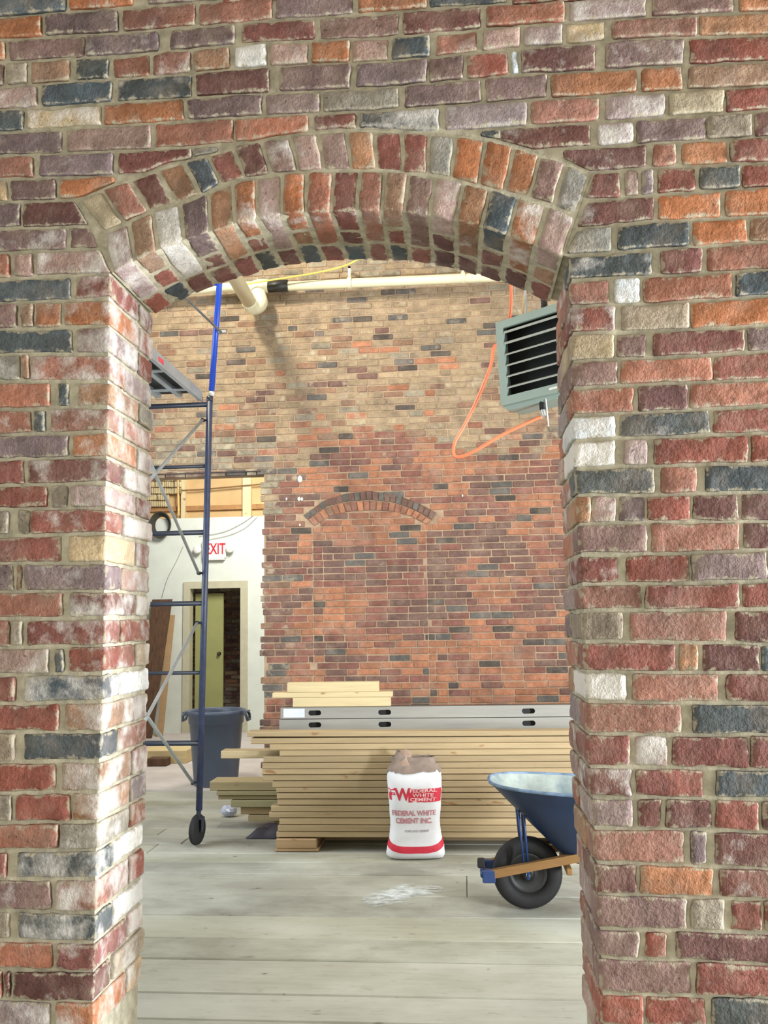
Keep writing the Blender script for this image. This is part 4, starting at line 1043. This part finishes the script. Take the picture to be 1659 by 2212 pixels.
# cream offcuts on the studs
zo_ = zS[2]
for xa, xb, ya, yb_, lb_, dy in ((633, 843, 1507, 1526, 'thick short pine offcut lying directly on the steel studs', .0),
                         (589, 847, 1495.5, 1505, 'thin longer pine board between the two thick offcuts on the studs', .0),
                         (621, 817, 1474, 1491, 'short pine offcut on the very top of the pile by the far wall', .0)):
    a, b = G_(xa, ya), G_(xb, yb_); z0 = G_(700, yb_).z; z1 = G_(700, ya).z
    if ya == 1507: z0 = zo_+.001
    if ya == 1495.5: z0 = G_(700, 1507).z+.001
    if ya == 1474: z0 = G_(700, 1495.5).z+.001
    board(a.x, b.x, YT+dy-.01, YT+.10, z0, z1, lb_, rgb(204,186,144), name='pine_offcut', group='pine offcuts on the steel studs')

# ------------------------------------------------------------------ cement bag
pc = onZ(896, 1860); BY = pc.y+.105
Bp = lambda px, py: onY(px, py, BY-.105)
sc_ = (Bp(957,1750)-Bp(835,1750)).x/122   # metres per pixel at the bag
bag = empty('cement_bag', (pc.x, BY, 0), math.radians(4), 'open white paper cement bag with red print standing before the lumber', 'bag')
prof = [ # (px y, half width px left, right, depth)
 (1858,56,60,.06),(1852,64,64,.10),(1835,62,63,.105),(1815,57,58,.10),(1795,54,55,.095),(1770,54,56,.10),(1740,56,58,.11),(1710,58,61,.11),(1690,59,61,.105),(1672,59,60,.095),(1662,55,57,.08),(1656,50,53,.07)]
Hz = [(Bp(896, y).z, l*sc_, r*sc_, d) for y, l, r, d in prof]; Hz[0] = (0.002,)+Hz[0][1:]
def bagpt(z, th, out=0.0):
    i = 0
    while i < len(Hz)-2 and Hz[i+1][0] < z: i += 1
    a, b = Hz[i], Hz[i+1]; t = min(max((z-a[0])/(b[0]-a[0]), 0), 1.0)
    l, r, d = [a[k_]+(b[k_]-a[k_])*t for k_ in (1, 2, 3)]
    c_, s_ = math.cos(th), math.sin(th); hw = (r if c_ > 0 else l)
    ex_ = .55
    x = hw*math.copysign(abs(c_)**ex_, c_); y = d*math.copysign(abs(s_)**.8, s_)
    wr = .004*noise.noise(Vector((x*18, y*18, z*14)))+.002*noise.noise(Vector((x*60, y*40, z*50)))
    n_ = Vector((c_/max(hw, .01), s_/max(d, .01), 0)).normalized()
    p_ = Vector((x, y, z))+n_*(wr+out); return p_
NB = 48
def bag_strip(zs, out=0.0, th0=0, th1=2*PI, n=NB):
    mb = MB(); full = abs(th1-th0-2*PI) < 1e-6; m = n if full else n+1
    vs = [bagpt(z(th0+(th1-th0)*i/n) if callable(z) else z, th0+(th1-th0)*i/n, out) for z in zs for i in range(m)]
    fs = [(j*m+i, j*m+(i+1)%m, (j+1)*m+(i+1)%m, (j+1)*m+i) for j in range(len(zs)-1) for i in range(n if not full else m)]
    return mb.add(vs, fs)
m_paper = simple('white_paper', (226,226,228), .7, var=.02, scale=9, bumpy=.25, spec=.3)
zt2 = Hz[-1][0]
zsb = [Hz[0][0]+(zt2-Hz[0][0])*i/34 for i in range(35)]
sk = bag_strip(zsb); sk.add([bagpt(zsb[0], 2*PI*i/NB) for i in range(NB)], [tuple(range(NB))[::-1]])
sk.build('sack', m_paper, bag, smooth=True)
m_rp = simple('red_print', (204,44,66), .6, var=.06, scale=10, bumpy=0)
zA, zB = Bp(896, 1733).z, Bp(896, 1704).z
W0 = Bp(896,1700)
def thx(xpx):   # angle on the front at a given px x
    x = (xpx-896)*sc_; hw = 59.5*sc_; c_ = max(-1, min(1, x/hw)); c_ = math.copysign(abs(c_)**(1/.55), c_); return -math.acos(c_)
bag_strip([zA+(zB-zA)*i/4 for i in range(5)], .0012, thx(882), thx(953), 26).build('red_band', m_rp, bag, smooth=True)
zc_ = lambda off: (lambda th: Bp(896, 1844).z+off-(-.02)*0+.040*abs(math.cos(th))**2.2)
bag_strip([zc_(0), zc_(.015), zc_(.03), zc_(.044)], .0026, -PI, 0, 60).build('red_band', m_rp, bag, smooth=True)
def bend(p):
    hw = 59.5*sc_; c_ = max(-.999, min(.999, p.x/hw)); th = -math.acos(math.copysign(abs(c_)**(1/.55), c_))
    return bagpt(p.z, th, -p.y)
m_rp2 = simple('red_print_pale', (196,130,140), .6, var=.05, bumpy=0)
m_gp = simple('grey_print', (150,140,150), .6, bumpy=0)
def btxt(s, px, py, size, mat, out=.002, xs=1.0, bold=0.0, nm_='lettering'):
    return text_mesh(s, size, mat, nm_, bag, ((px-896)*sc_, -out, Bp(896, py).z), ext=.0003, bendf=bend, xs=xs, bold=bold)
btxt('FW', 862, 1717, .108, m_rp, .0018, .92, .0035)
m_bt = simple('band_text', (238,190,190), .6, bumpy=0)
for j, t_ in enumerate(('FEDERAL', 'WHITE', 'CEMENT')): btxt(t_, 914, 1708.5+j*9.5, .030, m_bt, .0026, 1.5, .0008)
btxt('FEDERAL WHITE', 893, 1757, .046, m_rp2, .0018, .92, .0015)
btxt('CEMENT INC.', 893, 1774, .046, m_rp2, .0018, .95, .0015)
btxt('PORTLAND CEMENT', 900, 1796, .020, m_gp, .0018, .95)
# torn kraft mouth
m_kraft = simple('kraft_paper', (128,112,100), .85, var=.12, scale=14, bumpy=.4)
kr = MB(); n = 36; rows_ = 7; vs = []
for j in range(rows_):
    t = j/(rows_-1)
    for i in range(n):
        th = 2*PI*i/n; cx_ = math.cos(th)
        topz = .052 + (.045*math.exp(-((cx_+.55)/.22)**2)) + .012*noise.noise(Vector((i*.9, 0, 1)))
        botz = -.040*(1+.9*noise.noise(Vector((i*.55, 3, 1))))
        z = zt2+botz+(topz-botz)*t
        hw, d = (52*sc_)*(1-.10*t), .068*(1-.25*t)
        s_ = math.sin(th); wr = .010*t*noise.noise(Vector((i*.8, j*.9, 5)))
        off = .004 if j == 0 else .0
        x = (hw+off+wr)*math.copysign(abs(cx_)**.6, cx_)+.001*52*0; y = (d+off+wr)*math.copysign(abs(s_)**.85, s_)
        if j == 0: x *= 1.10; y *= 1.22
        if j < 3:
            zq = (zt2+botz, zt2+botz*.5, zt2-.001)[j]; q_ = bagpt(zq, th, .007); x, y, z = q_.x, q_.y, zq
        vs.append((x, y, z))
fs = [(j*n+i, j*n+(i+1)%n, (j+1)*n+(i+1)%n, (j+1)*n+i) for j in range(rows_-1) for i in range(n)]
kr.add(vs, fs); kr.build('torn_mouth', m_kraft, bag, smooth=True)
fl = MB(); vs = []
for j in range(6):
    for i in range(7):
        u, v = i/6, j/5; bow = math.sin(PI*u)
        vs.append((-.105+.085*u+.008*v, -.055-.018*bow*(1-v)+.03*v, zt2+.0+.105*v*(.75+.25*bow)+.004*noise.noise(Vector((i,j,0)))))
fl.add(vs, [(j*7+i, j*7+i+1, (j+1)*7+i+1, (j+1)*7+i) for j in range(5) for i in range(6)])
fl.build('torn_flap', simple('kraft_light', (150,126,108), .85, var=.1, bumpy=.3), bag, smooth=True)
tag(MB().add([(52*sc_*.9*math.cos(2*PI*i/20), .06*math.sin(2*PI*i/20), zt2-.012) for i in range(20)], [tuple(range(20))]).build('cement', simple('cement_powder', (170,168,160), .95), bag), kind='stuff')

# spilled white dust on the boards
du = MB(); pts = [(770,1952),(790,1930),(830,1920),(872,1906),(910,1910),(962,1912),(948,1932),(900,1938),(855,1954),(812,1960)]
ctr = onZ(860, 1933); n = len(pts); ring = [onZ(x, y) for x, y in pts]
vs = [tuple(ctr+Vector((0,0,.007)))]+[tuple(ctr.lerp(p_, .6)+Vector((0,0,.006))) for p_ in ring]+[tuple(p_+Vector((0,0,.0005))) for p_ in ring]
edv = [0.0]+[.45]*n+[1.0]*n
du.add(vs, [(0, 1+(i+1)%n, 1+i) for i in range(n)]+[(1+i, 1+(i+1)%n, 1+n+(i+1)%n, 1+n+i) for i in range(n)])
m_dust, t_, b_ = nt('white_dust'); g_ = N(t_, 'ShaderNodeNewGeometry').outputs['Position']
ea = N(t_, 'ShaderNodeAttribute'); ea.attribute_name = 'edge'
al_ = mrange(t_, math_n(t_, 'SUBTRACT', noise_n(t_, stretch(t_, g_, 1, 2, 1), 14, 7, .7), math_n(t_, 'MULTIPLY', ea.outputs['Fac'], .32)), .18, .52, 0, .95)
b_.inputs['Base Color'].default_value = rgb(222, 228, 226); b_.inputs['Roughness'].default_value = .95; t_.links.new(al_, b_.inputs['Alpha'])
o = du.build('plaster_dust', m_dust, smooth=True); o.data.attributes.new('edge', 'FLOAT', 'POINT').data.foreach_set('value', edv)
tag(o, 'patch of white dust spilled on the floorboards before the bag', 'dust', kind='stuff')
# ------------------------------------------------------------------ wheelbarrow
m_tray = simple('tray_blue', (21,38,66), .42, var=.16, scale=7, bumpy=.08, dark=(24,40,66))
m_crust = simple('cement_crust', (142,150,142), .9, var=.14, scale=8, bumpy=.4, dark=(92,112,120))
m_bpaint = simple('bracket_blue', (36,60,106), .4, var=.08)
m_handle = wood_mat('handle_wood', base=(134,100,60), grain=(1.5, 22, 22), var=.12)
m_rim = simple('tray_rim', (96,116,138), .6, var=.2, scale=20)
pw = onZ(1138, 1962); WY = pw.y
Wp = lambda px, py, d=0.0: onY(px, py, WY+d)
wbw = empty('wheelbarrow', (pw.x, WY, 0), 0, 'blue wheelbarrow with cement-crusted tray and wooden handles, half hidden behind the pier', 'wheelbarrow')
O_ = Vector((pw.x, WY, 0)); L_ = lambda px, py, d=0.0: Wp(px, py, d)-O_
cwh = L_(1139, 1884); R = (L_(1139,1806).z)/2; cz = R; cxw = cwh.x
wh = MB(); hwid = .048
rg = [(R-.085,-.03),(R-.06,-.044),(R-.03,-hwid),(R-.010,-.036),(R-.001,-.015),(R,0),(R-.001,.015),(R-.010,.036),(R-.03,hwid),(R-.06,.044),(R-.085,.03)]
whl = wh.lathe(rg, 48, (cxw, 0, cz), 'y', closed=True).build('wheel', m_rubber, wbw, smooth=True)
rim = MB().lathe([(.0,-.02),(.03,-.045),(.032,-.02),(.06,-.012),(.09,-.02),(R-.08,-.032),(R-.08,.032),(.09,.02),(.03,.045),(0,.045)], 32, (cxw, 0, cz), 'y')
rim.build('rim', simple('rim_dark', (28,27,27), .5, var=.1), whl, smooth=True)
MB().lathe([(0,-.075),(.011,-.074),(.011,.074),(0,.075)], 12, (cxw,0,cz), 'y').build('axle', m_galv, wbw, smooth=True)
# handles (two wooden rails), near one in front of the wheel
for sy in (-1, 1):
    dA, dB = sy*.105, sy*.20
    a = L_(1056, 1889, -.105); a.y = dA; bb = L_(1245, 1853, -.15); bb.y = dA+(dB-dA)*.45
    d = (bb-a); e = a+d*3.0; t_ = .019
    mb = MB(); vs = []
    for p_ in (a, e):
        vs += [p_+Vector((0,-t_,-.022)), p_+Vector((0,t_,-.022)), p_+Vector((0,t_,.022)), p_+Vector((0,-t_,.022))]
    mb.add(vs, [(0,1,2,3)[::-1],(4,5,6,7),(0,4,5,1)[::-1],(1,5,6,2)[::-1],(2,6,7,3)[::-1],(3,7,4,0)[::-1]])
    mb.build('handle', m_handle, wbw)
    if sy == -1: nearA, nearE = a.copy(), e.copy()
    # axle bracket and brace rods
    br = MB(); xb = a.x
    br.bbox((xb-.035, dA-.024, a.z-.04), (xb+.035, dA+.024, a.z+.026), .005)
    br.build('bracket', m_bpaint, wbw)
    br = MB().tube([(cxw-.0, dA+sy*-.04, cz-.02), (cxw, dA, a.z+.05)], .008, 8).build('axle_hanger', m_bpaint, wbw)
    t1 = L_(1133, 1868); hx = t1.x; hz = a.z+(e.z-a.z)*(hx-a.x)/(e.x-a.x)+.022
    tpx = L_(1122, 1740)
    for o_ in (-.014, .014):
        MB().tube([(tpx.x+o_, dA*1.25, tpx.z), (hx+o_*.8, dA*1.02, hz)], .0065, 8).build('brace_rod', m_bpaint, wbw, smooth=True)
# nose bar joining the handles at the front
MB().tube([(nearA.x-.03, -.12, nearA.z), (nearA.x-.03, .12, nearA.z)], .017, 12).build('nose_bar', m_bpaint, wbw, smooth=True)
MB().bbox((nearA.x-.06, -.10, nearA.z+.03), (nearA.x-.02, -.05, nearA.z+.075), .006).build('rubber_stop', m_rubber, wbw)
# tray: rim outline (ellipse-like), lofted down to a flat base
rimz = L_(1060, 1685).z; tipx = L_(1056, 1680).x; LT = 1.02; HWD = .33
bx0 = L_(1215, 1850).x; bzz = L_(1243, 1852).z; bzz = max(bzz, .26)
def rimpt(t):   # t in 0..2pi, front tip at pi
    c_, s_ = math.cos(t), math.sin(t)
    x = tipx+LT/2+LT/2*math.copysign(abs(c_)**(.62 if c_ > 0 else .85), c_)
    y = HWD*math.copysign(abs(s_)**.7, s_); z = rimz-.065*(x-tipx)/LT*1.0+.0
    return Vector((x, y, z))
def basept(t):
    c_, s_ = math.cos(t), math.sin(t)
    cx_ = bx0+.235
    return Vector((cx_+.21*math.copysign(abs(c_)**.5, c_), .15*math.copysign(abs(s_)**.5, s_), bzz))
n = 48; tr = MB(); vs = []
prof_t = [0, .12, .3, .5, .7, .86, 1.0]
for k_ in prof_t:
    for i in range(n):
        t = 2*PI*i/n; a, b = rimpt(t), basept(t); p_ = a.lerp(b, k_); bul = math.sin(PI*k_)*.004
        p_.z -= bul*.9; vs.append(p_)
fs = [(j*n+i, (j+1)*n+i, (j+1)*n+(i+1)%n, j*n+(i+1)%n) for j in range(len(prof_t)-1) for i in range(n)]
fs.append(tuple((len(prof_t)-1)*n+i for i in range(n))[::-1])
tr.add(vs, fs); tray = tr.build('tray', m_tray, wbw, smooth=True)
inr = MB(); ctr_ = Vector((bx0+.2, 0, 0)); vin = []
for v in vs:
    q = Vector(v); dxy = (ctr_-q); dxy.z = 0; dxy = dxy.normalized()*.006 if dxy.length else dxy
    vin.append(q+dxy+Vector((0,0,.006)))
inr.add(vin, [f[::-1] for f in fs]); inr.build('cement_crust', m_crust, tray, smooth=True)
rmesh = MB().tube([rimpt(2*PI*i/n)+Vector((0,0,.003)) for i in range(n+1)], .009, 8, False).build('rolled_rim', m_rim, tray, smooth=True)
# rear legs
for sy in (-1, 1):
    xx = bx0+.45; hz_ = nearA.z+(nearE.z-nearA.z)*(xx-nearA.x)/(nearE.x-nearA.x)-.022
    yy = sy*(.105+.095*.45/ (L_(1245,1853).x-nearA.x+1e-6)*(xx-nearA.x)) if 0 else sy*.19
    MB().tube([(xx-.08,yy,hz_),(xx,yy,.012),(xx+.06,yy,.012),(xx+.14,yy,hz_+.02)], .012, 8).build('leg', m_bpaint, wbw, smooth=True)
MB().bbox((bx0+.0, -.19, bzz-.045), (bx0+.03, .19, bzz-.012), .004).build('tray_riser', m_handle, wbw)

# ------------------------------------------------------------------ unit heater
m_heat = simple('heater_green', (136,150,140), .45, var=.03, scale=4, bumpy=.03)
m_slat = simple('slat_grey', (150,152,142), .45, var=.04)
m_in = simple('heater_inside', (30,32,30), .8)
YH = 3.75
hl, hb_ = onY(1067, 696, YH), onY(1082, 877, YH); H = hl.z-hb_.z
he = empty('unit_heater', hb_, 0, 'grey-green hanging unit heater with louvred front, beyond the right pier', 'heater')
ang = math.atan2(-.588, .81)
he.rotation_euler = (0, math.radians(-2.2), ang)
W = .60; Dp = .27; fr = .052; ft = .05
fb = MB()
fb.box((0,0,0),(fr,.03,H)).box((W-fr,0,0),(W,.03,H)).box((fr,0,0),(W-fr,.03,fr*1.1)).box((fr,0,H-fr),(W-fr,.03,H))
fb.build('front_frame', m_heat, he)
cs = MB().box((0,.03,0),(.012,Dp,H)).box((W-.012,.03,0),(W,Dp,H)).box((.012,.03,0),(W-.012,Dp,.012)).box((.012,.03,H-.012),(W-.012,Dp,H)).box((.012,Dp-.012,.012),(W-.012,Dp,H-.012))
cs.build('cabinet', m_heat, he)
MB().box((.013,.12,.013),(W-.013,.13,H-.013)).build('coil', m_in, he)
MB().quad8([(.03,.04,-.03),(W-.2,.04,-.03),(W-.2,Dp-.05,-.03),(.03,Dp-.05,-.03),(.0,.03,-.0005),(W-.15,.03,-.0005),(W-.15,Dp-.03,-.0005),(.0,Dp-.03,-.0005)]).build('drip_pan', m_heat, he)
gh = H-2.1*fr; 
for i in range(6):
    z = fr*1.1+gh*(i+.55)/6.2+.012; th_ = .007+.006*(i >= 4)
    mb = MB(); mb.quad8([(fr+.001,.004,z-.004),(W-fr-.001,.004,z-.004),(W-fr-.001,.06,z+.026),(fr+.001,.06,z+.026),(fr+.001,.004,z+th_),(W-fr-.001,.004,z+th_),(W-fr-.001,.06,z+.030+th_*.2),(fr+.001,.06,z+.030+th_*.2)])
    mb.build('louvre', m_slat, he)
MB().box((W*.62,-.0012,fr*.45),(W*.78,-.0003,fr*.75)).build('name_plate', m_white, he)
bpy.context.view_layer.update(); hm_ = he.matrix_world.inverted(); pv = hm_ @ onY(1171, 866, YH-.12); pv.z = 0; pv.y = min(max(pv.y, .05), Dp-.05)
vb = MB().tube([(pv.x,pv.y,-.001),(pv.x,pv.y,-.075)], .02, 12).build('gas_valve', m_rubber, he, smooth=True)
MB().tube([(pv.x,pv.y,-.074),(pv.x+.01,pv.y,-.12)], .012, 10).build('fitting', m_galv, he)
MB().tube([(pv.x+.04,pv.y-.02,-.001),(pv.x+.045,pv.y-.02,-.20)], .004, 6).build('pull_chain', m_white, he)
for x_ in (.16, W-.2):
    MB().tube([(x_,.15,H-.001),(x_+.01,.15,H+2.2)], .007, 6).build('hanger_rod', m_galv, he)
MB().tube([(W*.5,.15,H-.001),(W*.5,.15,H+.14)], .022, 10).build('junction_pipe', m_rubber, he, smooth=True)
hz_ = [(1110,430,.32),(1104,560,.32),(1104,660,.33),(1096,700,.42),(1078,740,.55),(1066,752,.5),(1060,790,.42),(1030,865,.35),(1000,925,.3),(984,952,.28),(979,974,.26),(984,986,.24),(998,986,.22),(1030,972,.2),(1080,942,.18),(1125,920,.16),(1160,904,.15),(1170,902,.15)]
m_hose = simple('orange_hose', (226,122,84), .35, var=.08, scale=5, bumpy=.02)
thing_mesh('orange_hose', MB().tube(smooth_path([onY(x, y, YH+d) for x, y, d in hz_], 4), .0125, 10), m_hose, 'orange hose hanging in a loop beside and behind the green heater', 'hose', smooth=True)
thing_mesh('wire', MB().tube(smooth_path([onY(x, y, YH-.05) for x, y in ((1122,560),(1112,620),(1114,650),(1118,684))], 4), .003, 6), m_wire, 'thin pale wire dropping to the top of the green heater', 'wire')
thing_mesh('wire', MB().tube(smooth_path([onY(x, y, YH-.1) for x, y in ((1136,560),(1133,620),(1130,650),(1128,678))], 4), .003, 6), simple('tan_wire', (176,140,96), .6), 'thin tan wire beside the pale one above the heater', 'wire')

# ------------------------------------------------------------------ pipework high on the far wall
m_pvc = simple('cream_pipe', (228,220,186), .4, var=.03, scale=6, bumpy=.02)
m_black = simple('black_coupling', (44,44,40), .5)
PY = YW-.14
V_ = lambda px, py, d=0.0: onY(px, py, PY+d)
pp = empty('drain_pipe', V_(560, 617), 0, 'cream pipe run with elbow, carried across the top of the far wall', 'pipe')
o = pp.location.copy(); v = lambda px, py, d=0.0: V_(px, py, d)-o
rp = (v(800,601).z-v(800,622).z)/2
MB().tube([v(612,619), v(1700,570)], rp*.95, 18).build('pipe', m_pvc, pp, smooth=True)
MB().tube([v(573,619), v(622,617)], rp*1.2, 18).build('rubber_coupling', m_black, pp, smooth=True)
MB().tube([v(556,617), v(580,617.5)], rp*1.35, 18).build('collar', m_pvc, pp, smooth=True)
MB().tube(smooth_path([v(566,617), v(548,620), v(543,640), v(548,662,-.02)], 6), rp*1.15, 16).build('elbow', m_pvc, pp, smooth=True)
e0 = v(548, 664, -.03); rr = rp*1.5
MB().tube(smooth_path([v(556,630,-.0), v(562,655,-.04), e0, e0+Vector((-.02,-.12,.02))], 6), rr, 18).build('bend', m_pvc, pp, smooth=True)
e1 = e0+Vector((-.02,-.12,.02)); MB().tube([e1, e1+Vector((-.05,-3.2,.25))], rr*.93, 18).build('pipe', m_pvc, pp, smooth=True)
MB().tube([v(556,617), v(300,634)], rp*.95, 16).build('pipe', m_pvc, pp, smooth=True)
for px, py in ((755, 611), (1000, 600)):
    c_ = v(px, py); MB().lathe([(rp*1.0,-.02),(rp*1.12,-.02),(rp*1.12,.02),(rp*1.0,.02)], 18, (0,0,0), 'y', closed=True)
    cl_ = MB().tube([c_-Vector((.02,0,0)), c_+Vector((.02,0,0))], rp*1.12, 18); cl_.box((c_.x-.012, -.01, c_.z+rp), (c_.x+.012, .01, c_.z+rp+.12)); cl_.box((c_.x-.012, -.01+0, c_.z+rp+.10), (c_.x+.012, .125, c_.z+rp+.12)); cl_.build('pipe_clamp', m_pvc, pp)
thing_mesh('yellow_cord', MB().tube(smooth_path([V_(x, y, -.12) for x, y in ((535,614),(560,609),(620,600),(690,588),(745,574),(770,562),(800,548))], 4), .009, 8), simple('yellow_cord', (226,206,96), .5, bumpy=0), 'yellow cord slung above the cream pipe', 'cord', smooth=True)
